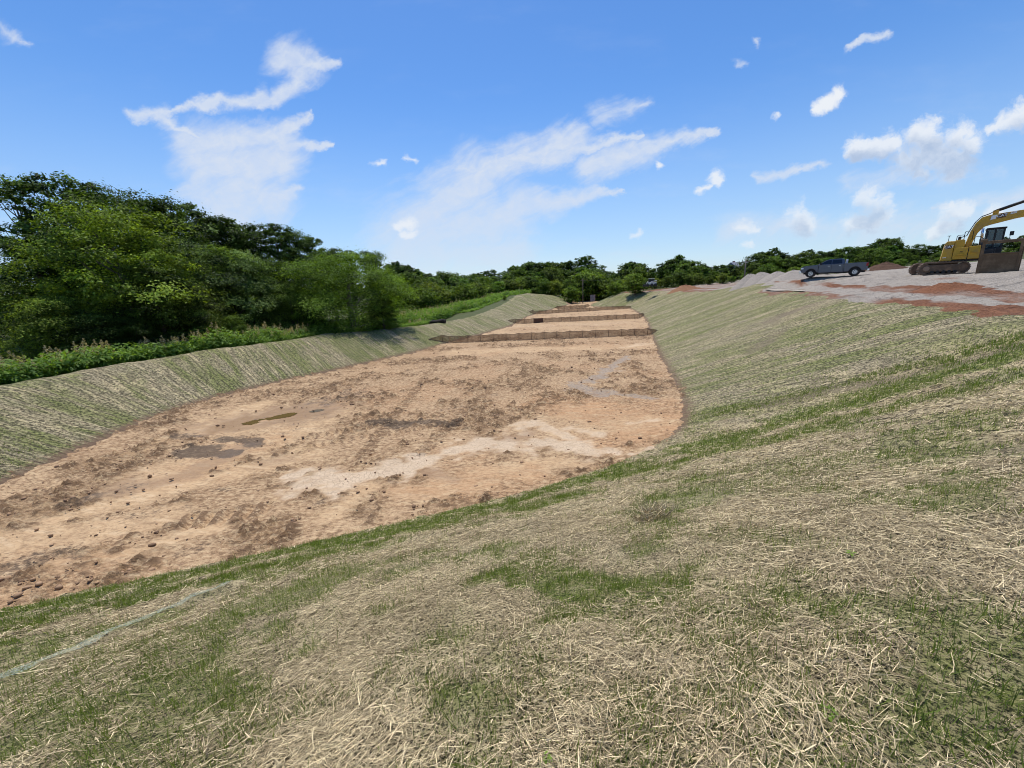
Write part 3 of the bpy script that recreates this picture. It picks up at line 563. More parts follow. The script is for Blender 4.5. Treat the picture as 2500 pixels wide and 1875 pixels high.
def build_straw():
    x, y, r = scatter(760000, 0.55, 22, 3.0)
    z, zx, zy, s, ok = straw_zone(x, y)
    g = green_mask(x, y)*(y < 17)
    mat_ = fbm(x*.55+3, y*.55, 301, 3)                     # thicker drifts of straw
    ok &= RNG.random(len(x)) < np.clip(0.66 + .7*mat_ - .62*g, .05, 1)*(1-sstep(r, 9, 22))
    x, y, r, z, mat_, zx, zy = x[ok], y[ok], r[ok], z[ok], mat_[ok], zx[ok], zy[ok]; n = len(x)
    flow = fbm(x*.5, y*.5, 307, 2)*2.2 + 0.15             # lie of the straw, combed in drifts
    a = flow + RNG.normal(0, .95, n)
    far = r > 18; a[far] = RNG.normal(0.1, .5, far.sum())
    dx, dy = np.cos(a), np.sin(a); dz = zx*dx+zy*dy + RNG.normal(0, .12, n) + (RNG.random(n) < .06)*RNG.uniform(.1, .6, n)
    d = np.stack([dx, dy, dz], 1); d /= np.linalg.norm(d, axis=1)[:,None]
    nr = np.stack([-zx, -zy, np.ones(n)], 1) + RNG.normal(0, .45, (n, 3))
    L = RNG.lognormal(math.log(.055), .6, n).clip(.012, .32)*(1+r/26); W = RNG.lognormal(math.log(.0022), .4, n).clip(.001, .006)*np.maximum(1, (r/3.2)**.85)
    P = np.stack([x, y, z + RNG.random(n)**2*.045 + .006 + .02*np.clip(mat_, 0, 1)*RNG.random(n)], 1) - d*(L*.5)[:,None]
    tone = np.clip(np.where(RNG.random(n) < .55, RNG.normal(.22, .13, n), RNG.normal(.78, .2, n)) + .12*fbm(x*.8, y*.8, 309, 2), 0, 1)
    mt = tone_material('straw', (0.13, 0.092, 0.045), (0.84, 0.68, 0.40), rough=.6, spec=.25)
    me = ribbon_mesh('straw_mulch', P, d, nr, L, W, RNG.normal(0, .10, n)*L, mt, tone, .8, r < 3.2)
    add('straw_mulch', me, label='dry straw mulch strewn over the seeded near slope', cat='straw', kind='stuff')
def build_grass():
    x, y, r = scatter(520000, 0.6, 28, 5.0)
    bx, by = [], []                                        # thick sowing in the green bands along the slope
    for pts, w, amp in BANDS[:4]:
        p = np.array(pts, float); k = RNG.integers(0, len(p)-1, int(24000*amp)); t = RNG.random(len(k))[:,None]; q = p[k]*(1-t)+p[k+1]*t + RNG.normal(0, w*.62, (len(k), 2)); bx.append(q[:,0]); by.append(q[:,1])
    x = np.concatenate([x]+bx); y = np.concatenate([y]+by); r = np.hypot(x, y)
    z, zx, zy, s, ok = straw_zone(x, y)
    g = green_mask(x, y)*(1-sstep(y, 15, 19)) + sstep(y, 15, 19)*.1
    clump = sstep(fbm(x*3.1, y*3.1, 311, 3), -.25, .55)
    ok &= RNG.random(len(x)) < np.clip(g**1.05*(.2+.95*clump)*1.15 + .012, 0, 1)
    x, y, r, z, g = x[ok], y[ok], r[ok], z[ok], g[ok]; n = len(x)
    a = RNG.uniform(0, 2*np.pi, n); lean = np.abs(RNG.normal(.28, .2, n))
    d = np.stack([np.cos(a)*lean, np.sin(a)*lean, np.ones(n)], 1); d /= np.linalg.norm(d, axis=1)[:,None]
    f = RNG.uniform(0, 2*np.pi, n); nr = np.stack([np.cos(f), np.sin(f), RNG.normal(0, .2, n)], 1)
    L = RNG.lognormal(math.log(.062), .42, n).clip(.02, .18)*(1+r/50); W = RNG.uniform(.0022, .0042, n)*np.maximum(1, (r/3.6)**.85)
    P = np.stack([x, y, z], 1)
    mt = tone_material('grass_blade', (0.06, 0.098, 0.018), (0.27, 0.335, 0.085), trans=.36, rough=.5, spec=.3)
    me = ribbon_mesh('grass', P, d, nr, L, W, RNG.normal(0, .12, n)*L, mt, np.clip(RNG.normal(.5, .25, n), 0, 1), .15, r < 5)
    add('grass', me, label='young green grass sprouting through the straw on the near slope', cat='grass', kind='stuff')
build_straw(); build_grass()

def leaf_quads(P, nrm, size, aspect=.55):
    """pointed leaf-shaped quads"""
    n = len(P); nrm = nrm/(np.linalg.norm(nrm, axis=1)[:,None]+1e-9)
    t = np.cross(nrm, RNG.normal(0, 1, (n, 3))); t /= np.linalg.norm(t, axis=1)[:,None]+1e-9; b = np.cross(nrm, t)
    s = size[:,None]
    V = np.stack([P-t*s*.5, P+b*s*aspect*.5+t*s*.05, P+t*s*.5-nrm*s*.12, P-b*s*aspect*.5+t*s*.05], 1).reshape(-1, 3)
    F = np.arange(n*4).reshape(-1, 4); return V, F
WEED = tone_material('weed_leaf', (0.05, 0.115, 0.02), (0.26, 0.39, 0.075), trans=.38, rough=.6, spec=.15)
PLUME = tone_material('weed_plume', (0.29, 0.23, 0.135), (0.52, 0.44, 0.28), trans=.3)
def build_weeds(name, x, y, hmin, hmax, leaves, lsize, label, plume=0.0):
    n = len(x); z = ground(x, y); h = RNG.uniform(hmin, hmax, n)*(1+.35*fbm(x*.25, y*.25, 331, 2))
    k = leaves; t = RNG.random((n, k))**.75
    ox = RNG.normal(0, 1, (n, k))*(.10+.22*np.sin(t*2.6))*h[:,None]**.6; oy = RNG.normal(0, 1, (n, k))*(.10+.22*np.sin(t*2.6))*h[:,None]**.6
    P = np.stack([x[:,None]+ox, y[:,None]+oy, z[:,None]+t*h[:,None]], -1).reshape(-1, 3)
    N = np.stack([ox.ravel()*1.2+RNG.normal(0, .4, n*k), oy.ravel()*1.2+RNG.normal(0, .4, n*k), np.full(n*k, .8)], 1)
    V, F = leaf_quads(P, N, lsize*RNG.uniform(.6, 1.4, n*k), .32)
    tone = np.clip(RNG.normal(.45, .22, n*k) + .25*np.repeat(fbm(x*.2, y*.2, 333, 2), k) + .15*(t.ravel()-.5), 0, 1)
    # stems
    sx = np.repeat(np.stack([x, y, z], 1), 2, 0); d = RNG.normal(0, .12, (2*n, 3)); d[:,2] = 1; d /= np.linalg.norm(d, axis=1)[:,None]
    L = np.repeat(h, 2)*RNG.uniform(.6, 1.0, 2*n); side = np.stack([np.cos(L*9), np.sin(L*9), L*0], 1)*.012
    e = sx+d*L[:,None]; SV = np.stack([sx-side, sx+side, e+side*.4, e-side*.4], 1).reshape(-1, 3)
    V2 = np.concatenate([V, SV]); F2 = np.concatenate([F, np.arange(len(SV)).reshape(-1, 4)+len(V)]); tone = np.concatenate([np.repeat(tone, 4), np.full(len(SV), .35)])
    o = add(name, mesh_np(name, V2, F2, WEED, False, {'tone': tone}), label=label, cat='weeds', kind='stuff')
    if plume:
        m_ = RNG.random(n) < plume; m_ &= fbm(x*.15, y*.15, 337, 2) > -.15
        px, py, pz, ph = x[m_], y[m_], z[m_], h[m_]; q = 44; c = len(px)
        tt = RNG.random((c, q)); P = np.stack([px[:,None]+RNG.normal(0, .11, (c, q))*(1.1-tt), py[:,None]+RNG.normal(0, .11, (c, q))*(1.1-tt), (pz+ph*.95)[:,None]+tt*.55], -1).reshape(-1, 3)
        V, F = leaf_quads(P, RNG.normal(0, 1, (c*q, 3)), RNG.uniform(.07, .16, c*q), .35)
        add('weed_plumes', mesh_np('weed_plumes', V, F, PLUME, False, {'tone': np.repeat(RNG.random(c*q), 4)}), parent=o, kind='stuff')
def weed_strip(n, lo, hi, ylo, yhi):
    """points along the outer foot of the left berm, lo..hi metres past its crest line"""
    cr = np.array([(-28.5,8),(-27.5,20.8),(-26.6,26.4),(-23.5,32.5),(-19.8,42.3),(-14.4,51.9),(-10.2,62),(-7.5,74),(-7.5,85),(-6,100),(-2,115),(.5,126),(6.5,138),(15,148)], float)
    y = RNG.uniform(ylo, yhi, n); x0 = np.interp(y, cr[:,1], cr[:,0]); d = lo+(hi-lo)*RNG.random(n)
    return x0-d, y+0.3*d
x_, y_ = weed_strip(2600, 1.6, 6.0, 9, 46)
build_weeds('weeds', x_, y_, .45, 1.55, 24, .34, 'tall leafy weeds with tan plumes along the left berm below the big trees', .30)
x_, y_ = weed_strip(2600, 3.2, 14.0, 56, 96); sel = x_ < np.interp(y_, [56,66,74,96], [-15.5,-13,-11.5,-10.5])
build_weeds('weeds', x_[sel], y_[sel], 1.3, 2.2, 34, .36, 'bed of light green weeds between the round tree and the far berm', .25)
x_, y_ = weed_strip(1800, 1.2, 9, 90, 142)
build_weeds('weeds', x_, y_, .9, 1.8, 26, .42, 'rough green weeds behind the far berm and mound', .1)
x_, y_ = weed_strip(1400, 0.0, 4.5, 84, 140)
build_weeds('weeds', x_, y_, .15, .55, 16, .4, 'low green weeds on the outer face of the far berm', .0)
x_, y_ = weed_strip(700, .9, 2.6, 36, 60)
build_weeds('weeds', x_, y_, .3, .75, 22, .2, 'low bright green weeds on the berm crest below the round tree', .1)

# clods of clay on the basin floor
def build_clods():
    n = 60000; x = RNG.uniform(-21, 17, n); t = RNG.random(n); y = 7*np.exp(t*math.log(50/7.))
    s, _ = toe_dist(x, y); c = s < -.15; x, y, s = x[c], y[c], s[c]
    A = floor_fields(x, y); p = A['clod']**1.5*sstep(fbm(x*.9, y*.9, 351, 3), -.3, .6) + .5*sstep(s, -1.0, -.1)*.5 + .03
    c = RNG.random(len(x)) < p*.8; x, y = x[c], y[c]; dk = A['dark'][c]; n = len(x)
    bm = bmesh.new(); bmesh.ops.create_icosphere(bm, subdivisions=1, radius=1.0); bv = np.array([v.co[:] for v in bm.verts]); bf = np.array([[v.index for v in f.verts] for f in bm.faces]); bm.free()
    sz = RNG.lognormal(math.log(.022), .6, n).clip(.008, .07)*(1+y/120); sc = RNG.uniform(.6, 1.4, (n, 1, 3))*sz[:,None,None]; sc[:,:,2] *= .7
    V = bv[None]*sc*(1+RNG.uniform(-.28, .28, (n, len(bv), 1))); a = RNG.uniform(0, 6.28, n); ca, sa = np.cos(a)[:,None], np.sin(a)[:,None]
    V = np.stack([V[:,:,0]*ca-V[:,:,1]*sa+x[:,None], V[:,:,0]*sa+V[:,:,1]*ca+y[:,None], V[:,:,2]+(sz*.1)[:,None]+.02], -1)
    F = (bf[None]+(np.arange(n)*len(bv))[:,None,None]).reshape(-1, 3)
    mt = tone_material('clay_clod', (0.17, 0.105, 0.066), (0.44, 0.285, 0.17), rough=.95, spec=.1)
    tone = np.repeat(np.clip(RNG.normal(.5, .25, n)-.5*dk, 0, 1), len(bv))
    add('soil_clods', mesh_np('soil_clods', V.reshape(-1, 3), F, mt, False, {'tone': tone}), label='brown clay clods scattered over the churned basin floor', cat='soil', kind='stuff')
build_clods()
def puddle(name, pts, w, z, rough, col, label):
    """a thin sheet of standing water with an uneven shore"""
    P = [Vector((*fl(*p), 0)) for p in pts]; xs = [p.x for p in P]; ys = [p.y for p in P]
    gx, gy = np.meshgrid(np.arange(min(xs)-w*2, max(xs)+w*2, .07), np.arange(min(ys)-w*2, max(ys)+w*2, .07), indexing='ij')
    d = poly_dist(gx, gy, [(p.x, p.y) for p in P])/w + .5*fbm(gx*.9, gy*.9, 361, 4); inside = d < .75
    I = np.full(gx.shape, -1); I[inside] = np.arange(inside.sum())
    F = np.stack([I[:-1,:-1], I[1:,:-1], I[1:,1:], I[:-1,1:]], -1).reshape(-1, 4); F = F[(F >= 0).all(1)]
    mt, T = new_mat('muddy_water'); principled(T, col, rough, **{'Specular IOR Level': .5, 'IOR': 1.33})
    add(name, mesh_np(name, np.c_[gx[inside], gy[inside], np.full(inside.sum(), z)], F, mt, True), label=label, cat='puddle', kind='structure')
PUD = -0.035
puddle('puddle', [(610,1030),(660,1022),(695,1014)], .55, PUD, .06, (0.13, 0.085, 0.03), 'brown muddy puddle on the left of the basin floor')
puddle('puddle', [(765,1002),(785,1000)], .35, PUD, .04, (0.16, 0.13, 0.10), 'small sky reflecting puddle in the wet clay')

# ---------------------------------------------------------------- trees
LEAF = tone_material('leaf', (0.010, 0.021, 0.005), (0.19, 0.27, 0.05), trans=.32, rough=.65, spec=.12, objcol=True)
BARK = None
def bark_material():
    mt, T = new_mat('bark'); pos = T.n('ShaderNodeTexCoord').outputs['Object']
    n = T.noise(T.vm('MULTIPLY', pos, (6, 6, 1.2)), 2.0, 4, .65)
    principled(T, T.mix(n, (0.045, 0.035, 0.028), (0.19, 0.155, 0.125)), .9, bump(T, n, .6, .03)); return mt
BARK = bark_material()
def tubes(paths, sides=6):
    """paths: list of (points, radii) -> verts, faces"""
    V, F = [], []; b = 0
    for pts, rad in paths:
        pts = np.array(pts, float); n = len(pts)
        for i in range(n):
            d = pts[min(i+1, n-1)]-pts[max(i-1, 0)]; d /= np.linalg.norm(d)+1e-9
            a = np.cross(d, (0.31, 0.95, 0.1)); a /= np.linalg.norm(a)+1e-9; c = np.cross(d, a)
            for k in range(sides):
                t = 2*math.pi*k/sides; V.append(pts[i]+rad[i]*(a*math.cos(t)+c*math.sin(t)))
        for i in range(n-1):
            for k in range(sides):
                F.append((b+i*sides+k, b+i*sides+(k+1)%sides, b+(i+1)*sides+(k+1)%sides, b+(i+1)*sides+k))
        b += n*sides
    return np.array(V), np.array(F)
PROTO = {}
def tree_proto(key, shape, nl, leaf, lobes, width, base, seed, lobe_r=(.16, .27), fill=.75, limbs=9, aspect=.55, flat=.7, sprays=9, spread=.24, rmin=.45, wob=.22):
    """a tree of height 1: crown of leaf clumps on lobes, tapered trunk with limbs"""
    rg = np.random.default_rng(seed); C = []
    for i in range(lobes):
        t = (i+rg.random())/lobes; z = base+(1-base)*(t**.9)*.93
        if shape == 'round': pr = math.sqrt(max(0.04, 1-((t-.42)/.62)**2))
        elif shape == 'tall': pr = math.sqrt(max(0.05, 1-((t-.45)/.6)**2))*(.85+.25*math.sin(i*2.3))
        elif shape == 'cone': pr = max(.08, 1-t)**.8
        elif shape == 'open': pr = .45+.55*math.sin(t*3.0)*(.6+.4*math.sin(i*1.7))
        else: pr = math.sqrt(max(0.05, 1-(t*.93)**2))
        a = i*2.39996+rg.normal(0, .35); rr = width*pr*rg.uniform(rmin, 1.0)*(1+wob*math.sin(3*a+seed)*math.sin(5*t+seed))
        if rg.random() < .16: rr *= rg.uniform(.2, .6)
        C.append((rr*math.cos(a), rr*math.sin(a), z, width*rg.uniform(*lobe_r)*(.75+.5*pr)*2))
    C = np.array(C); w = C[:,3]**2; w /= w.sum(); L = rg.choice(lobes, nl, p=w)
    d = rg.normal(0, 1, (nl, 3)); d /= np.linalg.norm(d, axis=1)[:,None]
    dn = d[:,2] < -.1; d[dn, 2] *= np.where(rg.random(dn.sum()) < .7, -1, 1)
    # small sprays: leaves gather round twig ends on each lobe
    tw = rg.normal(0, 1, (lobes, sprays, 3)); tw /= np.linalg.norm(tw, axis=2)[:,:,None]; tw[:,:,2] = np.abs(tw[:,:,2])*.95-.12
    k = rg.integers(0, sprays, nl); d2 = tw[L, k] + rg.normal(0, spread, (nl, 3)); mixf = (rg.random(nl) < fill)[:,None]; d = np.where(mixf, d2, d)
    sr = rg.uniform(.65, 1.35, (lobes, sprays)); rad = C[L,3]*rg.uniform(.8, 1.1, nl)*np.where(mixf[:,0], sr[L, k], .8); P = C[L,:3] + d*rad[:,None]*np.array([1, 1, flat])
    P[:,2] = np.clip(P[:,2], .015, None)
    N = d*.55 + rg.normal(0, .45, (nl, 3)); N[:,2] += .75
    V, F = leaf_quads(P, N, leaf*rg.uniform(.55, 1.35, nl), aspect)
    lt = rg.normal(0, .13, lobes); st = rg.normal(0, .2, (lobes, sprays)); tone = np.clip(.42 + lt[L] + st[L, k] + rg.normal(0, .17, nl) + .10*d[:,2], 0, 1)
    crown = mesh_np('crown', V, F, LEAF, False, {'tone': np.repeat(tone, 4)})
    h = base+(1-base)*.72; tr = .016+.012*width/.4
    tp = [(0, 0, -.03), (rg.normal(0, .006), rg.normal(0, .006), h*.3), (rg.normal(0, .012), rg.normal(0, .012), h*.65), (rg.normal(0, .02), rg.normal(0, .02), h)]
    paths = [(tp, [tr*1.25, tr, tr*.72, tr*.25])]
    for c in C[rg.choice(lobes, min(limbs, lobes), replace=False)]:
        z0 = max(.12, min(h*.9, c[2]-.22*rg.uniform(.5, 1.2))); s_ = np.interp(z0, [0, h], [tr, tr*.3])
        p0 = np.array([0, 0, z0]); p1 = c[:3]*np.array([.92, .92, 1]); pm = p0*.5+p1*.5+np.array([0, 0, -.03])
        paths.append(([p0, pm, p1], [s_*.5, s_*.32, s_*.1]))
    V, F = tubes(paths); trunk = mesh_np('trunk', V, F, BARK, True)
    PROTO[key] = (crown, trunk)
tree_proto('round', 'round', 60000, .0175, 96, .54, .03, 1, (.08, .17), fill=.92, flat=.6, rmin=.72, wob=.06)
tree_proto('broad', 'round', 60000, .0165, 70, .37, .05, 2, (.09, .21), fill=.92, flat=.5, rmin=.6, wob=.16)
tree_proto('tall', 'tall', 34000, .0165, 40, .21, .12, 3, (.10, .26), fill=.92)
tree_proto('feather', 'tall', 15000, .0185, 34, .19, .22, 12, (.09, .19), fill=.95, limbs=22, flat=.6)
tree_proto('open', 'open', 7500, .019, 30, .19, .36, 4, (.09, .17), fill=.95, limbs=26)
tree_proto('edge', 'bush', 52000, .020, 66, .46, .03, 5, (.08, .21), fill=.92, flat=.55)
tree_proto('far_a', 'round', 7500, .044, 48, .38, .06, 6, (.10, .19), fill=.9, limbs=5)
tree_proto('far_b', 'tall', 7500, .042, 44, .26, .08, 7, (.12, .22), fill=.9, limbs=5)
tree_proto('far_c', 'tall', 6500, .040, 36, .21, .12, 8, (.12, .22), fill=.9, limbs=6)
tree_proto('pine', 'cone', 4200, .036, 46, .19, .18, 9, (.12, .2), limbs=6, aspect=.3, flat=.5)
tree_proto('pine_b', 'open', 3600, .036, 30, .16, .45, 10, (.13, .24), limbs=10, aspect=.3, flat=.6)
tree_proto('bush', 'bush', 5600, .062, 52, .58, .03, 11, (.10, .19), limbs=4)
TCOUNT = [0]
def plant(px, py, Y, kind, col, label, group=None, wide=1.0, name='tree', sink=0.0, cat='tree'):
    p = at_y(px, py, Y); g = gz(p.x, Y) - sink; H = p.z - g
    if H < 1.2: H = 1.2
    t = empty(name, (p.x, Y, g), random.uniform(0, 6.28), label=label, cat=cat, group=group)
    crown, trunk = PROTO[kind]; sc = H/.985
    for nm, me in (('crown', crown), ('trunk', trunk)):
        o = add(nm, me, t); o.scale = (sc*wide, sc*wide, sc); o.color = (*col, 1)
    TCOUNT[0] += 1
    return t
def jit(c, a=.12):
    k = random.uniform(1-a, 1+a); return tuple(v*k*random.uniform(1-a*.4, 1+a*.4) for v in c)
YG, MG, DG, SG, BG = (1.65, 1.6, 1.15), (1.05, 1.05, 1.0), (.62, .70, .75), (1.25, 1.3, 1.75), (.85, .95, 1.15)
# the wood on the left, one by one from the left edge
left = [
 # back row against the sky
 (18,432,47,'open',(.95,1.0,1.1),'slender tree with thin open crown at the far left edge',1.0),
 (112,424,48,'open',(.75,.85,.95),'tall thin tree with gappy crown, second from the left edge',1.15),
 (205,432,50,'feather',(.62,.72,.72),'tall dark narrow tree above the big light green tree',.9),
 (60,575,42,'tall',(.75,.85,.9),'dark leafy tree below the slender tree at the left edge',1.2),
 (160,560,46,'tall',(.7,.8,.8),'dark tree filling the gap left of the big light green tree',1.1),
 (300,462,46,'broad',(.55,.65,.5),'dark broad tree rising behind the big light green tree',.95),
 (372,500,49,'tall',(.62,.72,.66),'dark tree on the right shoulder of the wood summit',1.1),
 (452,486,58,'feather',(.95,1.05,1.3),'grey green tree with feathery top right of the summit',1.0),
 (505,528,60,'tall',(.62,.7,.8),'dull dark tree just right of the feathery topped tree',1.1),
 (548,524,62,'feather',(.8,.9,1.05),'first of three grey green trees on the ridge line',1.15),
 (600,548,62,'tall',(.7,.8,.85),'middle of three grey green trees on the ridge line',1.15),
 (668,538,66,'feather',(.8,.9,1.0),'last and tallest of three grey green trees on the ridge line',1.1),
 (712,562,70,'tall',(.7,.82,.95),'dark ridge tree left of the step down in the skyline',1.1),
 (757,572,74,'feather',(.65,.78,.85),'ridge tree at the step down in the skyline',1.1),
 (800,606,78,'tall',(.65,.75,.8),'small ridge tree behind the left of the round tree',1.2),
 (850,606,80,'feather',(.72,.82,.85),'twin topped tree peeping over the round tree',1.0),
 (905,612,84,'tall',(.75,.85,.95),'tree with pale top behind the right of the round tree',1.0),
 # front row
 (45,690,33,'edge',(1.35,1.3,1.0),'yellow green bushy tree at the left edge of the wood',1.1),
 (130,720,31,'edge',(1.5,1.4,1.0),'low yellow green tree in front at the left',1.0),
 (255,498,36,'broad',YG,'big light green tree standing in front of the wood',1.05),
 (360,640,35,'edge',(.7,.78,.6),'mid green tree at the foot of the dark broad tree',.8),
 (440,690,37,'edge',(.95,.85,.7),'brownish green bushy tree between light and pale trees',.9),
 (500,598,43,'edge',SG,'pale silvery leaved tree right of the light green one',.95),
 (590,640,45,'edge',(1.1,1.2,1.35),'second silvery tree next to the pale one',.9),
 (560,770,38,'edge',(1.25,1.3,.95),'small bright green tree low in front of the silvery trees',.9),
 (655,630,50,'broad',(.55,.65,.6),'dark green tree left of the round tree',.95),
 (700,690,46,'edge',(.95,1.05,.75),'leafy tree leaning on the left of the round tree',.85),
 (838,620,50,'round',(1.25,1.4,.9),'large round bright green tree at the end of the left wood',1.2),
 (930,728,49,'edge',(.8,.9,.7),'low spreading tree under the right of the round tree',1.0),
 (762,745,47,'edge',(.55,.65,.5),'low leafy tree under the left of the round tree',.9),
 (225,760,31,'edge',(.45,.52,.45),'dark undergrowth tree at the foot of the light green tree',1.1),  # undergrowth trees from here: leaf colour darkened to paint in the wood's shade
 (320,770,32,'edge',(.42,.5,.42),'dark undergrowth tree below the mid green tree',1.0),
 (640,760,44,'edge',(.45,.52,.45),'dark undergrowth tree right of the silvery trees',1.0),
 (480,775,36,'edge',(.42,.5,.45),'dark undergrowth tree below the pale silvery tree',.9),
]
for (px, py, Y, kind, col, label, wide) in left:
    plant(px, py, Y, kind, col, label, 'trees of the left wood', wide)
# the wood behind: sky line read from the photograph, three depths
sky_x = [940,962,985,1010,1040,1075,1110,1150,1190,1230,1262,1290,1320,1345,1370,1400,1420,1440,1462,1480,1500,1520,1540,1560,1590,1620,1650,1680,1715,1745,1775,1800,1825,1850,1875,1905,1935,1965,2000,2040,2075,2110,2150,2185,2215,2250,2300,2350,2400,2450,2500]
sky_y = [650,634,640,648,668,664,665,668,662,655,646,640,636,640,638,636,628,622,640,662,660,655,634,640,650,640,620,632,640,650,640,652,640,615,606,605,620,610,615,606,604,594,580,584,600,598,590,592,588,580,575]
DIRS = ('left', 'middle', 'right')
MARKS = [(930,'round tree'),(1040,'rounded light bush'),(1160,'weed bed'),(1290,'grassy mound'),(1423,'far utility pole'),(1552,'rounded light green tree'),(1700,'far grey houses'),(1818,'thin utility pole'),(1938,'tallest gravel pile'),(2030,'pickup'),(2160,'brown dirt mound'),(2311,'excavator')]
ORD = ['first','second','third','fourth','fifth','sixth','seventh','eighth','ninth','tenth','eleventh','twelfth','thirteenth','fourteenth','fifteenth','sixteenth']
CNT = {}
def far_label(px, kind, row):
    mk = [m_ for x_, m_ in MARKS if x_ <= px][-1]; k = CNT[(mk, row)] = CNT.get((mk, row), -1)+1
    return f'{FARL[kind]}, {ORD[k]} {row} right of the {mk}'
def far_group(px):
    if px < 1160: return 'dark wood behind the weed bed', 'in the dark wood behind the weed bed'
    if px < 1480: return 'wood on the far hill', 'on the far hill beyond the basin end'
    if px < 1840: return 'trees behind the far clay bench', 'behind the far end of the clay bench'
    return 'trees behind the gravel pad', 'behind the gravel pad'
FARL = {'far_a': 'broad dark green tree', 'far_b': 'oval dark green tree', 'far_c': 'narrow dark green tree', 'pine': 'dark pointed pine', 'pine_b': 'bare stemmed pine', 'bush': 'low green bush'}
px = 945.0
while px < 2520:
    Y = float(np.interp(px, [940,1100,1200,1450,1600,1850,2050,2200,2500], [98,128,178,210,165,120,104,112,120])) + random.uniform(-5, 5)
    py = float(np.interp(px, sky_x, sky_y)) + random.uniform(-3, 9)
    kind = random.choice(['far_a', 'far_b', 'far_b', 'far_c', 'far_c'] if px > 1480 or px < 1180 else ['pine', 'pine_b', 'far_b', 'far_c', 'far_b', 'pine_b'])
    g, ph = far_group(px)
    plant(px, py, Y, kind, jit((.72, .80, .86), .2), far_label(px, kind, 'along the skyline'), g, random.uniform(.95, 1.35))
    px += random.uniform(11, 20)
px = 950.0
while px < 2520:                                                   # second row, lower
    Y = float(np.interp(px, [940,1100,1200,1450,1600,1850,2050,2200,2500], [90,116,158,188,150,110,96,100,106])) + random.uniform(-4, 4)
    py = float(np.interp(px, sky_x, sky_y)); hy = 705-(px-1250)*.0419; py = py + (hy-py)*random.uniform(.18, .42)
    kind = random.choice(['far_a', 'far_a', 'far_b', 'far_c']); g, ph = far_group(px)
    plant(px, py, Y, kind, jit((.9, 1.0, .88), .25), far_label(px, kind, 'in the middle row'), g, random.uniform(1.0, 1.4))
    px += random.uniform(20, 32)
px = 985.0
while px < 2520:                                                   # edge of the wood
    Y = float(np.interp(px, [940,1100,1200,1450,1600,1850,2050,2200,2500], [82,104,140,176,140,100,84,88,94])) + random.uniform(-3, 3)
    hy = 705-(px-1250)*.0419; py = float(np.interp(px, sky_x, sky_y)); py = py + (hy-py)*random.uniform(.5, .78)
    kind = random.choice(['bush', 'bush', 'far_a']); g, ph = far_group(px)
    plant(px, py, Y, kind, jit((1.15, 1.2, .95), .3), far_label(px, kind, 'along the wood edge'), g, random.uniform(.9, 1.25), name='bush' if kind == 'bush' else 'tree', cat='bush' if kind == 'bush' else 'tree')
    px += random.uniform(22, 34)
plant(1552,668,118,'far_a',(1.25,1.3,.9),'rounded light green tree at the far end of the clay bench',None,1.25)
plant(1500,690,128,'bush',(1.3,1.35,.95),'rounded light bush left of the light green tree at the bench end',None,1.1,'bush',cat='bush')
plant(1395,700,150,'bush',(1.2,1.3,.9),'light green bush on top of the grassy mound',None,1.0,'bush',cat='bush')
plant(1035,702,84,'bush',(1.2,1.25,.95),'rounded light green bush at the back of the weed bed',None,1.0,'bush',cat='bush')
plant(1232,722,112,'bush',(1.4,1.45,.85),'small bright green bush at the left foot of the mound',None,.9,'bush',cat='bush')

# ---------------------------------------------------------------- built things: helpers
def simple(name, col, rough=.6, metal=0.0, spec=.4, dirt=None, dscale=3.0, **kw):
    mt, T = new_mat(name); c = (*col, 1)
    if dirt:
        pos = T.n('ShaderNodeTexCoord').outputs['Object']
        c = T.mix(T.math('MULTIPLY', T.ramp(T.noise(pos, dscale, 5, .7), .42, .68), dirt[1]), c, (*dirt[0], 1))
    principled(T, c, rough, None, metal, **{'Specular IOR Level': spec, **kw}); return mt
def me_from_bm(bm, name, mat, smooth=False):
    me = bpy.data.meshes.new(name); bm.normal_update(); bm.to_mesh(me); bm.free(); me.materials.append(mat)
    if smooth:
        for p in me.polygons: p.use_smooth = True
    return me
def bev(bm, r, seg=2):
    if r: bmesh.ops.bevel(bm, geom=list(bm.edges), offset=r, segments=seg, affect='EDGES', profile=.6)
def bm_box(bm, x0, x1, y0, y1, z0, z1):
    v = [bm.verts.new(p) for p in ((x0,y0,z0),(x1,y0,z0),(x1,y1,z0),(x0,y1,z0),(x0,y0,z1),(x1,y0,z1),(x1,y1,z1),(x0,y1,z1))]
    for f in ((3,2,1,0),(4,5,6,7),(0,1,5,4),(1,2,6,5),(2,3,7,6),(3,0,4,7)): bm.faces.new([v[i] for i in f])
def box(name, dims, mat, parent, r=.02):
    bm = bmesh.new(); bm_box(bm, *dims); bev(bm, r); return add(name, me_from_bm(bm, name, mat), parent)
def bm_prism(bm, pts, y0, y1, ins=0.0):
    """polygon in XZ, extruded along Y"""
    n = len(pts); a = [bm.verts.new((p[0], y0, p[1])) for p in pts]; b = [bm.verts.new((p[0], y1, p[1])) for p in pts]
    f1 = bm.faces.new(a); f2 = bm.faces.new(b[::-1])
    for i in range(n): bm.faces.new((a[i], b[i], b[(i+1) % n], a[(i+1) % n]))
    bmesh.ops.recalc_face_normals(bm, faces=bm.faces)
def prism(name, pts, y0, y1, mat, parent, r=.02):
    bm = bmesh.new(); bm_prism(bm, pts, y0, y1); bev(bm, r); return add(name, me_from_bm(bm, name, mat), parent)
def rod(name, pts, rad, mat, parent, sides=10):
    V, F = tubes([(pts, [rad]*len(pts) if not isinstance(rad, (list, tuple)) else rad)], sides)
    me = mesh_np(name, V, F, mat, True)
    bm = bmesh.new(); bm.from_mesh(me); bmesh.ops.holes_fill(bm, edges=[e for e in bm.edges if e.is_boundary], sides=0); bm.to_mesh(me); bm.free()
    return add(name, me, parent)
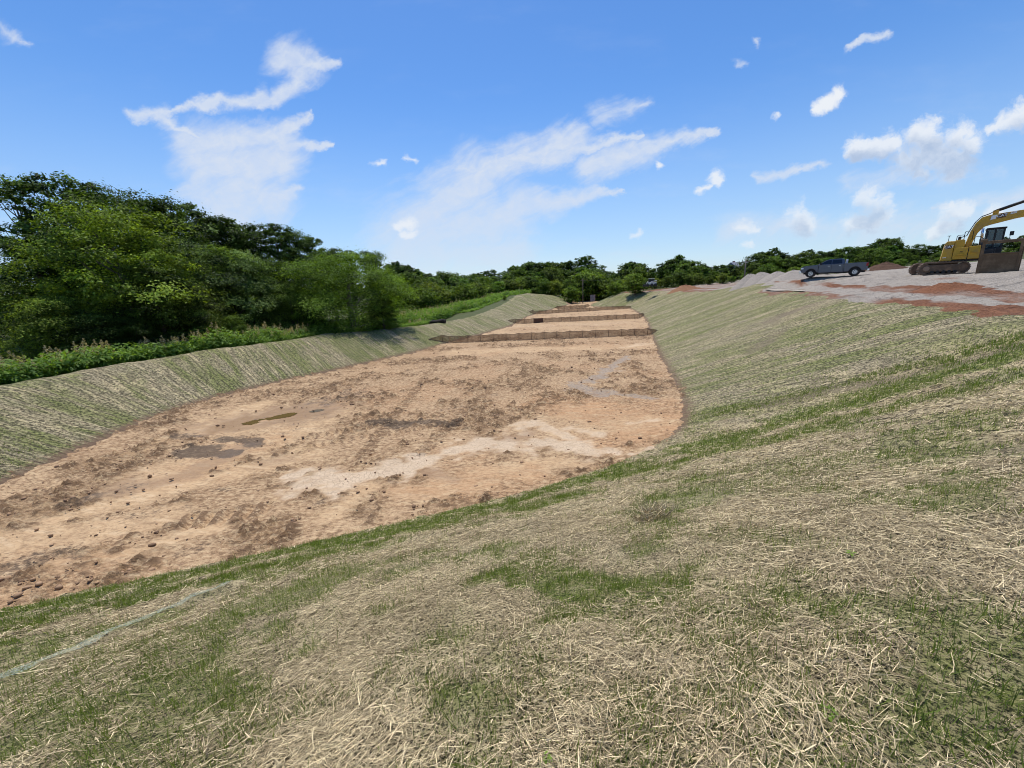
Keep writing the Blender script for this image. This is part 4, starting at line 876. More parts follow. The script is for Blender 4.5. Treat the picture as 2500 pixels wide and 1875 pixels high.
def disc(name, c, r, w, mat, parent, axis='y', seg=28, bevel=.02, inner=0.0):
    """wheel-like solid of revolution about Y"""
    bm = bmesh.new(); prof = [(inner, -w/2), (r-bevel, -w/2), (r, -w/2+bevel), (r, w/2-bevel), (r-bevel, w/2), (inner, w/2)]
    rings = []
    for i in range(seg):
        t = 2*math.pi*i/seg; rings.append([bm.verts.new((p[0]*math.cos(t), p[1], p[0]*math.sin(t))) for p in prof])
    m_ = len(prof)
    for i in range(seg):
        a, b = rings[i], rings[(i+1) % seg]
        for k in range(m_-1 if not inner else m_):
            q = [a[k], a[(k+1) % m_], b[(k+1) % m_], b[k]]
            try: bm.faces.new(q)
            except ValueError: pass
    bmesh.ops.remove_doubles(bm, verts=bm.verts, dist=1e-5); bmesh.ops.recalc_face_normals(bm, faces=bm.faces)
    o = add(name, me_from_bm(bm, name, mat), parent); o.location = c; return o
def text(name, body, size, mat, parent, loc, rot, depth=.006):
    cu = bpy.data.curves.new(name, 'FONT'); cu.body = body; cu.size = size; cu.extrude = depth; cu.align_x = 'CENTER'; cu.align_y = 'CENTER'; cu.offset = size*.02
    tmp = bpy.data.objects.new('tmp', cu); COL.objects.link(tmp); bpy.context.view_layer.update()
    me = bpy.data.meshes.new_from_object(tmp.evaluated_get(bpy.context.evaluated_depsgraph_get())); bpy.data.objects.remove(tmp); me.materials.clear(); me.materials.append(mat)
    o = add(name, me, parent); o.location = loc; o.rotation_euler = rot; return o

# ---------------------------------------------------------------- baffles across the basin
def build_baffles():
    post_m = simple('rusty_post', (0.075, 0.045, 0.03), .8)
    wire_m = simple('baffle_wire', (0.10, 0.06, 0.04), .7)
    mt, T = new_mat('coir_netting'); pos = T.n('ShaderNodeNewGeometry').outputs['Position']
    n = T.noise(T.vm('MULTIPLY', pos, (1, 1, 1)), 26.0, 3, .6); n2 = T.noise(pos, 1.3, 3, .6)
    df = T.n('ShaderNodeBsdfDiffuse', {'Color': T.mix(n2, (0.10, 0.05, 0.03), (0.19, 0.10, 0.06))})
    tl = T.n('ShaderNodeBsdfTranslucent', {'Color': (0.30, 0.17, 0.085, 1)})
    tr = T.n('ShaderNodeBsdfTransparent', {'Color': (1, 1, 1, 1)})
    mm = T.n('ShaderNodeMixShader', {0: .10, 1: df.outputs[0], 2: tl.outputs[0]})
    fac = T.ramp(T.math('ADD', T.math('MULTIPLY', n, .6), T.math('MULTIPLY', n2, .4)), .36, .62, .44, .20)
    mx = T.n('ShaderNodeMixShader', {0: fac, 1: mm.outputs[0], 2: tr.outputs[0]}); T.link(mx.outputs[0], T.out.inputs[0])
    def end(px, py): g = on_ground(px, py); return (g.x, g.y)
    rows = [('brown coir baffle nearest the camera, with dark posts every stride', [end(1046,830),(-8.0,49.8),(4.4,50.0),(17.2,49.3),end(1606,807)], 1.62, .92),
            ('second coir baffle from the camera, with one darker panel', [end(1240,783),(1.6,74),(13,74.3),(24.1,74.3),end(1573,770)], 1.72, .9),
            ('third coir baffle from the camera, running onto the right bank', [end(1290,762),(6.2,98.6),(18,101.5),(31.2,105.7),end(1542,750)], 1.7, .92),
            ('farthest and shortest coir baffle, at the basin end', [end(1353,750),(14.6,117.6),(22.0,116.4),end(1440,747)], 1.7, .98)]
    for bi, (label, path, step, hh) in enumerate(rows):
        P = np.array(path, float); seg = np.hypot(*(P[1:]-P[:-1]).T); cum = np.r_[0, np.cumsum(seg)]; tot = cum[-1]
        at = lambda d: np.array([np.interp(d, cum, P[:,0]), np.interp(d, cum, P[:,1])])
        root = empty('sediment_baffle', (*at(tot/2), 0), 0, label=label, cat='baffle', group='coir baffles across the basin'); R0 = np.array([*at(tot/2), 0.0])
        posts = list(np.arange(cum[1]*.75, tot-(tot-cum[-2])*.7, step)); ds = sorted(set(list(np.arange(0, tot, .4))+[tot]+posts))
        def zb(q): return max(gz(*q), 0.0) - .02
        tops, bots = [], []
        for d in ds:
            q = at(d); z = zb(q)
            k = min(1, min(d-0, tot-d)/(cum[1]*.8)) if min(d, tot-d) < cum[1]*.8 else 1
            near = min(posts, key=lambda p: abs(p-d)); sag = (.04+.09*((int(near*7.3) % 5)/4))*min(1, abs(near-d)/(step/2))
            lvl = hh*k**.8; tops.append((q[0], q[1], z+lvl-sag*k)); bots.append((q[0], q[1], z))
        if bi == 1: pass
        V = np.array([p for pr in zip(bots, tops) for p in pr])-R0; F = np.array([(2*i, 2*i+2, 2*i+3, 2*i+1) for i in range(len(ds)-1)])
        add('netting', mesh_np('netting', V, F, mt, False), root)
        rod('top_wire', [np.array(p)-R0 for p in tops], .022, wire_m, root, 5)
        rod('bottom_wire', [np.array(p)-R0+np.array([0, -.03, .03]) for p in bots], .035, wire_m, root, 5)
        for d in posts:
            q = at(d); z = zb(q); o = rod('post', [(q[0]-R0[0]+random.gauss(0, .01), q[1]-R0[1]-.035, z-.15), (q[0]-R0[0]+random.gauss(0, .03), q[1]-R0[1]-.035, z+hh+random.uniform(.02, .16))], .024, post_m, root, 6)
        if bi == 1:
            q0, q1 = at(posts[2]), at(posts[3])
            V = np.array([(q0[0], q0[1]-.05, 0), (q1[0], q1[1]-.05, 0), (q1[0], q1[1]-.05, hh-.03), (q0[0], q0[1]-.05, hh-.03)])-R0
            add('patch_panel', mesh_np('patch_panel', V, np.array([[0, 1, 2, 3]]), simple('dark_cloth', (0.11, 0.058, 0.038), .9)), root, label='darker brown patch of netting')
build_baffles()

# ---------------------------------------------------------------- pickup
def build_pickup():
    paint = simple('grey_paint', (0.065, 0.075, 0.105), .28, .35, .5, **{'Coat Weight': .6, 'Coat Roughness': .08})
    glass = simple('tinted_glass', (0.006, 0.008, 0.014), .05, 0, .6); chrome = simple('chrome', (.75, .75, .76), .2, 1.0)
    black = simple('black_plastic', (0.012, 0.012, 0.013), .6); tyre = simple('tyre', (0.014, 0.014, 0.014), .85, dirt=((.2, .16, .13), .35)); alloy = simple('alloy', (.55, .55, .57), .3, .9)
    red = simple('tail_lamp', (.32, .012, .015), .25); lens = simple('lamp_lens', (.7, .7, .72), .12, 0, .6); white = simple('white_plastic', (.7, .7, .7), .5)
    a = at_y(1978, 677, 47.2); b = at_y(2084, 673, 44.8)                       # front and rear wheel on the ground
    yaw = math.atan2(a.y-b.y, a.x-b.x); WB = (a-b).length; s = WB/3.98
    mid = (a+b)/2; t = empty('pickup_truck', (mid.x, mid.y, (gz(a.x, a.y)+gz(b.x, b.y))/2+.015), yaw, label='dark grey crew cab pickup parked on the edge of the gravel pad', cat='truck')
    t.rotation_euler = (0, math.atan2(gz(b.x, b.y)-gz(a.x, a.y), WB), yaw); t.scale = (s, s, s)
    FW, RW = 1.99, -1.99
    def arch(cx, r, z0): return [(cx+r*math.cos(k), z0+r*math.sin(k)) for k in np.linspace(math.pi, 0, 11)]
    def side(pts_top, x0, x1, cx): return [(x0, .56)]+[p for p in arch(cx, .50, .50) if p[1] > .56]+[(x1, .56)]+pts_top
    # front clip with bonnet, doors, bed, all outlined from the side
    prism('front_body', side([(2.93, .72), (2.95, 1.08), (2.86, 1.22), (2.4, 1.29), (1.35, 1.36), (1.35, .56)][:-1]+[(1.32, 1.36), (1.32, .56)], 1.32, 2.90, FW) if False else
          [(1.32, .50), (1.40, .50)]+[p for p in arch(FW, .51, .47)][1:-1]+[(2.62, .52), (2.90, .56), (2.96, .80), (2.95, 1.08), (2.84, 1.23), (2.3, 1.31), (1.32, 1.38)], -.98, .98, paint, t, .045)
    prism('door_body', [(-.98, .48), (1.30, .48), (1.30, 1.38), (-.98, 1.38)], -.985, .985, paint, t, .03)
    bed = empty('bed', (0, 0, 0)); bed.parent = t
    for sgn in (-1, 1):
        prism('bed_side', [(-3.02, .62)]+[(-2.62, .55)]+[p for p in arch(RW, .53, .48)][1:-1]+[(-1.40, .50), (-1.00, .50), (-1.00, 1.40), (-3.02, 1.42)], sgn*.985, sgn*.87, paint, bed, .02)
    box('bed_floor', (-3.0, -1.02, -.87, .87, .75, .82), black, bed, .01); box('bed_front', (-1.06, -1.01, -.87, .87, .82, 1.38), paint, bed, .01)
    tg = box('tailgate', (-3.06, -2.99, -.86, .86, .70, 1.41), paint, t, .02)
    box('bed_cover', (-2.2, -1.1, -.80, .80, 1.30, 1.39), black, t, .03)
    # cabin: narrower towards the roof
    lo = [(1.36, 1.36), (-1.00, 1.36)]; bm = bmesh.new()
    sec = [(1.42, 1.36, .90), (.62, 1.86, .74), (.30, 1.94, .73), (-.80, 1.95, .73), (-.96, 1.90, .74), (-1.04, 1.36, .92)]
    L = [bm.verts.new((x, -w, z)) for x, z, w in sec]; Rr = [bm.verts.new((x, w, z)) for x, z, w in sec]
    bm.faces.new(L); bm.faces.new(Rr[::-1])
    for i in range(6): bm.faces.new((L[i], L[(i+1) % 6], Rr[(i+1) % 6], Rr[i]))
    bmesh.ops.recalc_face_normals(bm, faces=bm.faces); bev(bm, .035, 2); add('cab', me_from_bm(bm, 'cab', paint), t)
    def wy(z): return np.interp(z, [1.36, 1.88], [.912, .742])+.012
    def pane(name, pts, sgn, par):
        V = []
        for x, z in pts: V.append((x, sgn*wy(z), z))
        for x, z in pts: V.append((x, sgn*(wy(z)-.04), z))
        bm = bmesh.new(); vs_ = [bm.verts.new(v) for v in V]; n = len(pts)
        bm.faces.new(vs_[:n]); bm.faces.new(vs_[n:][::-1])
        for i in range(n): bm.faces.new((vs_[i], vs_[(i+1) % n], vs_[n+(i+1) % n], vs_[n+i]))
        bmesh.ops.recalc_face_normals(bm, faces=bm.faces); return add(name, me_from_bm(bm, name, glass), par)
    for sgn in (-1, 1):
        pane('front_window', [(1.20, 1.42), (.16, 1.42), (.16, 1.85), (.52, 1.83), (.62, 1.79)], sgn, t); pane('rear_window', [(.10, 1.42), (-.80, 1.42), (-.74, 1.85), (.10, 1.86)], sgn, t)
        o = box('mirror', (1.02, 1.20, sgn*1.0, sgn*1.24, 1.36, 1.56), black, t, .03)
        box('door_handle', (.26, .46, sgn*.985, sgn*1.01, 1.16, 1.20), chrome, t, .008); box('door_handle', (-.72, -.52, sgn*.985, sgn*1.01, 1.17, 1.21), chrome, t, .008)
        box('door_gap', (.115, .135, sgn*.975, sgn*.991, .52, 1.37), black, t, 0); box('door_gap', (-.90, -.885, sgn*.975, sgn*.991, .52, 1.37), black, t, 0)
        box('running_board', (-1.0, 1.30, sgn*.90, sgn*1.02, .36, .42), black, t, .015)
        box('side_lamp', (2.70, 2.97, sgn*.80, sgn*.985, .94, 1.12), lens, t, .03)
        box('tail_lamp', (-3.07, -2.88, sgn*.86, sgn*.992, 1.02, 1.36), red, t, .015)
        for cx, nm in ((FW, 'front'), (RW, 'rear')):
            w = disc('wheel', (cx, sgn*.84, .42), .42, .27, tyre, t, inner=.24, bevel=.05)
            rm = disc('rim', (0, sgn*.05, 0), .255, .16, alloy, w, bevel=.02)
            for k in range(6):
                q = k*math.pi/3+.3; box('rim_slot', (-.03, .03, sgn*.131-.005, sgn*.131+.005, .09, .20), black, w, 0).rotation_euler = (0, q, 0)
            disc('arch_liner', (cx, sgn*.70, .50), .52, .3, black, t, bevel=.01)
    bm = bmesh.new(); vs_ = [bm.verts.new(v) for v in ((1.36, -.80, 1.405), (1.36, .80, 1.405), (.66, .66, 1.855), (.66, -.66, 1.855))]; bm.faces.new(vs_[::-1])
    bmesh.ops.solidify(bm, geom=bm.faces[:], thickness=.02); o = add('windscreen', me_from_bm(bm, 'windscreen', glass), t); o.location = (.03, 0, .012)
    box('grille', (2.93, 2.985, -.72, .72, .78, 1.10), black, t, .02); box('front_bumper', (2.82, 3.08, -.97, .97, .44, .72), chrome, t, .04); box('rear_bumper', (-3.22, -3.02, -.95, .95, .50, .72), chrome, t, .03)
    box('toolbox', (-1.30, -1.10, -.5, .5, 1.40, 1.84), white, t, .03); box('chassis', (-2.9, 2.7, -.6, .6, .36, .55), black, t, 0)
build_pickup()

# ---------------------------------------------------------------- excavator
def build_excavator():
    yel = simple('yellow_paint', (.58, .33, .018), .42, 0, .45, dirt=((.30, .19, .09), .45), dscale=1.6); blk = simple('machine_black', (.014, .014, .015), .5); steel = simple('track_steel', (.13, .085, .055), .75, .2, dirt=((.27, .17, .10), .8), dscale=2.2)
    gls = simple('cab_glass', (.10, .16, .17), .06, 0, .6, **{'Transmission Weight': .55}); wht = simple('decal_white', (.8, .8, .78), .5); rod_m = simple('cylinder_rod', (.7, .7, .72), .15, 1.0); hose = simple('hose', (.012, .012, .012), .6)
    uy = at_y(2311, 655, 34.0); t5 = R(-30); U = Vector((uy.x+.22, uy.y+.90, 0)); U.z = 6.12
    t = empty('excavator', (U.x, U.y, U.z), 0, label='yellow tracked excavator with its boom raised to the right on the gravel pad', cat='excavator')
    # undercarriage, turned a little from the house
    car = empty('undercarriage', (0, 0, 0), t5); car.parent = t
    for sgn in (-1, 1):
        Lh, h = 1.08, .98; r = h/2
        pts = [(Lh+r*.92*math.cos(k), r+r*math.sin(k)) for k in np.linspace(-math.pi/2, math.pi/2, 9)]+[(-Lh+r*.92*math.cos(k), r+r*math.sin(k)) for k in np.linspace(math.pi/2, 1.5*math.pi, 9)]
        bm = bmesh.new(); n = len(pts); y0, y1 = sgn*.98-.28, sgn*.98+.28
        inn = [(p[0]*.93, r+(p[1]-r)*.80) for p in pts]
        A = [[bm.verts.new((p[0], y, p[1])) for p in q] for q in (pts, inn) for y in (y0, y1)]
        for i in range(n):
            j = (i+1) % n
            for a, b in ((0, 1), (1, 3), (3, 2), (2, 0)): bm.faces.new((A[a][i], A[a][j], A[b][j], A[b][i]))
        bmesh.ops.recalc_face_normals(bm, faces=bm.faces)
        # grouser bars on the shoes
        P2 = [Vector((p[0], 0, p[1])) for p in pts]+[Vector((pts[0][0], 0, pts[0][1]))]; cum = [0]
        for a, b in zip(P2[:-1], P2[1:]): cum.append(cum[-1]+(b-a).length)
        d = 0.0
        while d < cum[-1]:
            k = max(i for i in range(len(cum)-1) if cum[i] <= d); f = (d-cum[k])/max(cum[k+1]-cum[k], 1e-6); q = P2[k].lerp(P2[k+1], f); tg = (P2[k+1]-P2[k]).normalized(); nn = Vector((tg.z, 0, -tg.x))
            vs_ = [bm.verts.new(q+tg*a+nn*b+Vector((0, y, 0))) for y in (y0-.005, y1+.005) for a, b in ((-.02, -.01), (.02, -.01), (.015, .045), (-.015, .045))]
            for fc in ((0, 1, 2, 3), (7, 6, 5, 4), (0, 4, 5, 1), (1, 5, 6, 2), (2, 6, 7, 3), (3, 7, 4, 0)): bm.faces.new([vs_[i] for i in fc])
            d += .19
        o = add('track', me_from_bm(bm, 'track', steel), car)
        fr = box('track_frame', (-.98, .95, sgn*.98-.25, sgn*.98+.25, .22, .78), steel, o, .06)
        disc('sprocket', (-1.08, sgn*.98, .49), .36, .46, steel, o); disc('idler', (1.08, sgn*.98, .49), .36, .44, steel, o)
        disc('hub', (-1.08, sgn*1.22, .49), .20, .10, simple('hub_steel', (.30, .20, .13), .7), o)
        for k in range(5): disc('roller', (-.68+k*.34, sgn*.98, .20), .13, .52, blk, o, seg=14)
    box('car_body', (-.9, .9, -.9, .9, .45, .98), steel, car, .05); disc('swing_ring', (.75, 0, 1.03), .6, .2, blk, car).rotation_euler = (R(90), 0, 0)
    # house
    hs = empty('house', (.95*math.cos(t5)+.42, .95*math.sin(t5)-.1, 0), R(-46)); hs.parent = t
    cw = prism('counterweight', [(-1.22, 1.10), (-.62, 1.10), (-.62, 2.62), (-1.06, 2.62), (-1.16, 2.45), (-1.26, 1.25)], -1.32, 1.32, yel, hs, .07)
    box('counterweight_skirt', (-1.28, -.60, -1.34, 1.34, 1.06, 1.20), yel, hs, .03)
    prism('engine_hood', [(-.61, 1.9), (-.04, 1.9), (-.04, 2.60), (-.15, 2.72), (-.61, 2.66)], -1.18, 1.18, yel, hs, .04)
    box('side_panel', (-.60, .20, -1.36, 1.36, 1.14, 2.06), yel, hs, .035); box('side_box', (.24, .86, -1.36, -.55, 1.14, 2.12), yel, hs, .035)
    box('panel_gap', (.205, .235, -1.345, -.6, 1.12, 2.05), blk, hs, 0); box('step', (-.45, .02, -1.45, -1.355, 1.50, 1.56), yel, hs, .012); box('step', (-.60, .24, -1.42, -1.355, 1.36, 1.40), yel, hs, .01); box('step', (.24, .86, -1.43, -1.355, 1.62, 1.68), yel, hs, .012)
    box('turntable_deck', (-1.3, 1.9, -1.2, 1.2, .98, 1.13), blk, hs, .03); box('front_frame', (.5, 1.7, -.5, .5, 1.13, 1.9), blk, hs, .05); box('hydraulic_bay', (.88, 1.55, -1.2, -.5, 1.13, 1.75), blk, hs, .05)
    disc('exhaust', (-.35, .45, 2.85), .09, .35, blk, hs).rotation_euler = (R(90), 0, 0)
    for x0, x1, y, z in ((-.55, -.15, -1.05, 3.05), (-.15, .30, -1.0, 3.32), (.45, .75, -.9, 2.85)):
        zb = 2.60 if x0 < .3 else 2.1; rod('hand_rail', [(x0, y, zb), (x0, y, z-.06), (x0+.05, y, z), (x1-.05, y, z), (x1, y, z-.06), (x1, y, zb)], .022, blk, hs, 6)
    rod('antenna_post', [(-1.0, -.9, 2.55), (-1.0, -.9, 3.05)], .02, blk, hs, 6); box('antenna_head', (-1.1, -.9, -.97, -.83, 3.05, 3.09), blk, hs, .005)
    # cab on the far side
    cb = empty('cab', (0, 0, 0)); cb.parent = hs
    cx0, cx1, cy0, cy1 = 1.08, 2.08, .15, 1.30
    box('cab_base', (cx0, cx1, cy0, cy1, 1.2, 1.95), blk, cb, .04); box('cab_roof', (cx0-.05, cx1+.02, cy0-.03, cy1+.03, 3.36, 3.50), blk, cb, .05)
    for x, y in ((cx0+.04, cy0+.04), (cx0+.04, cy1-.04), (cx1-.08, cy0+.04), (cx1-.08, cy1-.04), (1.55, cy0+.03), (1.55, cy1-.03)): box('cab_pillar', (x-.05, x+.05, y-.04, y+.04, 1.9, 3.4), blk, cb, .01)
    for y in (cy0+.02, cy1-.02): box('cab_window', (cx0+.1, 1.49, y-.008, y+.008, 1.98, 3.34), gls, cb, 0); box('cab_window', (1.61, cx1-.14, y-.008, y+.008, 1.98, 3.34), gls, cb, 0)
    box('front_glass', (cx1-.08, cx1-.065, cy0+.1, cy1-.1, 1.98, 3.34), gls, cb, 0); box('rear_glass', (cx0+.02, cx0+.035, cy0+.1, cy1-.1, 2.2, 3.30), gls, cb, 0)
    box('seat', (1.3, 1.75, .5, 1.0, 1.95, 2.15), blk, cb, .05); box('seat_back', (1.25, 1.38, .5, 1.0, 2.1, 2.8), blk, cb, .05)
    rod('mirror_arm', [(cx1, cy0+.05, 2.3), (cx1+.25, cy0-.05, 2.35), (cx1+.25, cy0-.05, 3.0)], .018, blk, cb, 6); box('mirror', (cx1+.20, cx1+.42, cy0-.12, cy0-.04, 2.78, 3.10), blk, cb, .02)
    # boom
    bt = [(.02, 2.0), (.04, 2.5), (.17, 3.35), (.36, 3.98), (.62, 4.34), (1.0, 4.46), (2.4, 4.58), (4.0, 4.72), (5.3, 4.8), (5.42, 4.55), (4.0, 4.28), (2.4, 4.04), (1.2, 3.74), (.86, 3.62), (.56, 3.15), (.40, 2.5), (.36, 2.0)]
    bo = prism('boom', bt, -.36, .30, yel, hs, .03)
    prism('boom_side_plate', [(.36, 3.5), (.66, 4.12), (.86, 4.10), (.66, 3.55), (.5, 3.2)], -.385, -.36, yel, bo, .006)
    pivot = Vector((5.3, 5.0))
    st = prism('stick', [(5.05, 5.35), (5.45, 5.45), (6.6, 2.55), (6.45, 2.35), (6.2, 2.5), (5.15, 4.8)], -.26, .20, yel, hs, .03)
    prism('bucket', [(6.2, 2.5), (6.75, 2.5), (7.1, 1.9), (6.9, 1.2), (6.3, .85), (5.7, 1.0), (6.1, 1.35), (6.35, 1.8)], -.6, .55, steel, hs, .02)
    sc = rod('stick_cylinder', [(1.30, -.03, 4.74), (3.6, -.03, 5.62)], .115, blk, hs, 14); rod('stick_cylinder_rod', [(3.55, -.03, 5.6), (5.1, -.03, 5.25)], .06, rod_m, hs, 10); box('cylinder_bracket', (1.15, 1.45, -.18, .12, 4.46, 4.8), yel, hs, .02)
    for y in (-.62, .50): rod('boom_cylinder', [(.95, y, 1.45), (.86, y, 2.7)], .09, blk, hs, 12); rod('boom_cylinder_rod', [(.865, y, 2.65), (.80, y, 3.5)], .055, rod_m, hs, 10)
    for k in range(4):
        off = -.30+k*.13; rod('hydraulic_hose', [(-.42, off, 2.66), (-.22, off, 2.95), (.0, off-.04, 3.02), (.12, off, 3.45), (.33, off, 4.05), (.6, off, 4.42), (1.0, off, 4.58), (1.28, off, 4.8)], .026, hose, hs, 6)
    # markings
    q = (R(90), 0, 0); red_m = simple('decal_black', (.02, .02, .02), .5)
    dk = simple('decal_brown', (.12, .06, .02), .5)  # dark brown backing behind the logo letters
    prism('logo_plate', [(-1.10, 2.02), (-.76, 2.02), (-.70, 2.30), (-1.06, 2.30)], -1.335, -1.322, dk, cw, 0); text('logo', 'CAT', .27, wht, cw, (-.90, -1.342, 2.17), q)
    text('model_number', '325', .12, red_m, hs, (-.15, -1.366, 1.72), q)
    prism('logo_plate', [(1.46, 4.46), (1.92, 4.53), (1.84, 4.19), (1.42, 4.12)], -.372, -.361, dk, bo, 0); lg = text('logo', 'CAT', .27, wht, bo, (1.64, -.378, 4.33), (R(90), R(-8), 0))
    prism('maker_plate', [(1.10, 4.38), (1.38, 4.43), (1.34, 4.13), (1.08, 4.07)], -.374, -.361, wht, bo, 0); prism('boom_stripe', [(2.06, 4.52), (2.36, 4.56), (2.35, 4.50), (2.05, 4.46)], -.372, -.361, wht, bo, 0); prism('boom_stripe', [(2.05, 4.43), (2.35, 4.47), (2.34, 4.41), (2.04, 4.37)], -.372, -.361, wht, bo, 0)
    box('warning_label', (-1.15, -.95, -1.348, -1.34, 1.30, 1.36), wht, hs, 0)
build_excavator()

# ---------------------------------------------------------------- trench box in front of it
def build_trench_box():
    st = simple('muddy_steel', (.135, .085, .045), .8, .1, dirt=((.26, .17, .095), .8), dscale=1.4)
    a = at_y(2383, 667, 31.2); b = at_y(2484, 663, 29.6); yaw = math.atan2(b.y-a.y, b.x-a.x); W = (b-a).length; z = min(gz(a.x, a.y), gz(b.x, b.y))-.02
    t = empty('trench_box', (a.x, a.y, max(z, 6.0)), yaw, label='brown muddy steel trench box standing beside the excavator', cat='trench box')
    Hh = 2.42; D = .62
    box('wall_panel', (.14, W-.16, 0, .10, .04, 1.40), st, t, .015); box('panel_rim', (.12, W-.14, -.05, .14, 1.40, 1.50), st, t, .02); box('top_beam', (-.02, W+.05, -.04, .16, Hh-.22, Hh-.02), st, t, .03)
    box('corner_post', (0, .15, -.03, .15, 0, Hh-.2), st, t, .02); box('corner_post', (W-.16, W-.02, -.03, .15, 0, Hh-.2), st, t, .02)
    box('end_plate', (-.06, .0, .16, D, 0, 1.9), st, t, .012); box('end_plate', (W-.02, W+.04, .16, D, 0, 1.9), st, t, .012)
    box('rear_rail', (0, W, D, D+.12, .0, .5), st, t, .02); box('pin_socket', (-.12, .22, -.08, .2, Hh-.06, Hh+.12), st, t, .03); box('spreader', (-.02, .10, .16, D, 1.6, 1.75), st, t, .02)
build_trench_box()

# ---------------------------------------------------------------- heaps, poles, houses, small things
def heap(name, px, py_top, Y, wpx, col, label, cat, group=None, seed=0, rough=.05, flat=.05, deep=.8):
    p = at_y(px, py_top, Y); g = gz(p.x, Y); H = max(p.z-g, .4); rad = wpx/2/FPX*Y
    rr = np.r_[0, np.linspace(.04, 1.12, 26)]; th = np.linspace(0, 2*np.pi, 56, endpoint=False); RR, TT = np.meshgrid(rr, th, indexing='ij')
    x = (rad*RR*np.cos(TT)).ravel(); y = (rad*deep*RR*np.sin(TT)).ravel(); RR_ = RR.ravel()
    z = ground(x+p.x, y+Y, bumps=False)-g + H*np.where(RR_ < 1, 1-np.sqrt(RR_**2*(1-flat)+flat)+.11*(1-RR_), -.25*(RR_-1)*4)*(1+.10*gnoise(np.cos(TT).ravel()*1.5+seed, np.sin(TT).ravel()*1.5, seed)) + rough*H*fbm(x*1.6+seed, y*1.6, 400+seed, 4)*np.clip(1.2-RR_, 0, 1)
    n, k = RR.shape; I = np.arange(n*k).reshape(n, k); J = np.concatenate([I, I[:, :1]], 1)
    F = np.stack([J[:-1,:-1], J[1:,:-1], J[1:,1:], J[:-1,1:]], -1).reshape(-1, 4)
    mt, T = new_mat(name+'_earth'); pos = T.n('ShaderNodeNewGeometry').outputs['Position']; nn = T.noise(pos, 9.0, 5, .75)
    principled(T, T.mix(T.ramp(nn, .35, .65), tuple(c*.7 for c in col), tuple(min(1, c*1.15) for c in col)), .95, bump(T, nn, .6, .08), **{'Specular IOR Level': .1})
    me = mesh_np(name, np.c_[x, y, z], F, mt, True); o = add(name, me, label=label, cat=cat, group=group); o.location = (p.x, Y, g); return o
GR = (.33, .29, .245)
heap('gravel_pile', 1830, 666, 60, 84, GR, 'leftmost of the grey gravel piles left of the pickup', 'gravel pile', 'gravel piles', 1)
heap('gravel_pile', 1858, 662, 59, 100, GR, 'second grey gravel pile from the left', 'gravel pile', 'gravel piles', 2)
heap('gravel_pile', 1897, 661, 57, 96, GR, 'third grey gravel pile from the left', 'gravel pile', 'gravel piles', 3)
heap('gravel_pile', 1938, 657, 55, 108, GR, 'tallest grey gravel pile next to the front of the pickup', 'gravel pile', 'gravel piles', 4)
heap('dirt_mound', 2160, 639, 62, 105, (.105, .062, .042), 'brown dirt mound between pickup and excavator', 'dirt mound', None, 5, .14)
heap('dirt_mound', 1672, 695, 100, 80, (.26, .135, .075), 'low orange dirt windrow at the far end of the clay bench', 'dirt mound', None, 6, .2)
heap('dirt_mound', 2310, 710, 25.5, 130, (.20, .088, .047), 'low red clay ridge on the bench below the excavator', 'dirt mound', None, 7, .3)
def pole(px, ptop, pbase, Y, label, wires=True):
    b = at_y(px, pbase, Y); tp = at_y(px, ptop, Y); g = min(gz(b.x, Y), b.z); m_ = simple('pole_wood', (.16, .13, .11), .9)
    t = empty('utility_pole', (b.x, Y, g), 0, label=label, cat='utility pole'); H = tp.z-g
    rod('shaft', [(0, 0, -.2), (0, 0, H)], [.16, .10], m_, t, 8); box('crossarm', (-.9, .9, -.08, .02, H-.7, H-.55), m_, t, .01)
    if wires:
        for dx in (-.8, .8):
            P = [(dx+(-38 if k is None else 45)*0, 0, 0) for k in ()]; pts = []
            for k in np.linspace(0, 1, 9): pts.append((dx+34*k, 10*k, H-.55-1.6*4*k*(1-k)*.5+1.2*k))
            rod('wire', pts, .018, simple('wire', (.05, .05, .05), .6), t, 4)
pole(1423, 680, 720, 148, 'wooden utility pole in front of the far wood behind the mound')
pole(1818, 632, 672, 92, 'thin utility pole rising from the trees behind the gravel piles', False)
def house(px, ptop, Y, wpx, label, yaw):
    tp = at_y(px, ptop, Y); g = gz(tp.x, Y)-.3; w = wpx/FPX*Y; t = empty('house', (tp.x, Y, g), yaw, label=label, cat='house', group='houses among the far trees'); H = tp.z-g; e = H*.62
    wall = simple('siding', (.17, .18, .21), .8); rf = simple('shingle', (.20, .21, .25), .85, dirt=((.12, .12, .14), .5)); wn = simple('window_pane', (.05, .06, .08), .1)
    box('wall', (-w/2, w/2, -3.5, 3.5, 0, e), wall, t, 0)
    bm = bmesh.new(); bm_prism(bm, [(-4.1, e-.15), (4.1, e-.15), (0, H)], -w/2-.4, w/2+.4); ro = add('roof', me_from_bm(bm, 'roof', rf), t); ro.rotation_euler = (0, 0, R(90))
    for k in (-.3, 0, .3): box('window', (w*k-.5, w*k+.5, -3.54, -3.48, e*.45, e*.8), wn, t, 0)
    box('chimney', (w*.3-.3, w*.3+.3, -.3, .3, H-.8, H+.5), simple('brick', (.25, .12, .09), .9), ro, 0)
house(1690, 654, 170, 62, 'grey roofed house half hidden in the far trees, left one', .1)
house(1728, 652, 172, 40, 'grey roofed house half hidden in the far trees, right one', -.2)
house(1800, 640, 150, 34, 'grey roof glimpsed through the trees left of the gravel piles', .3)
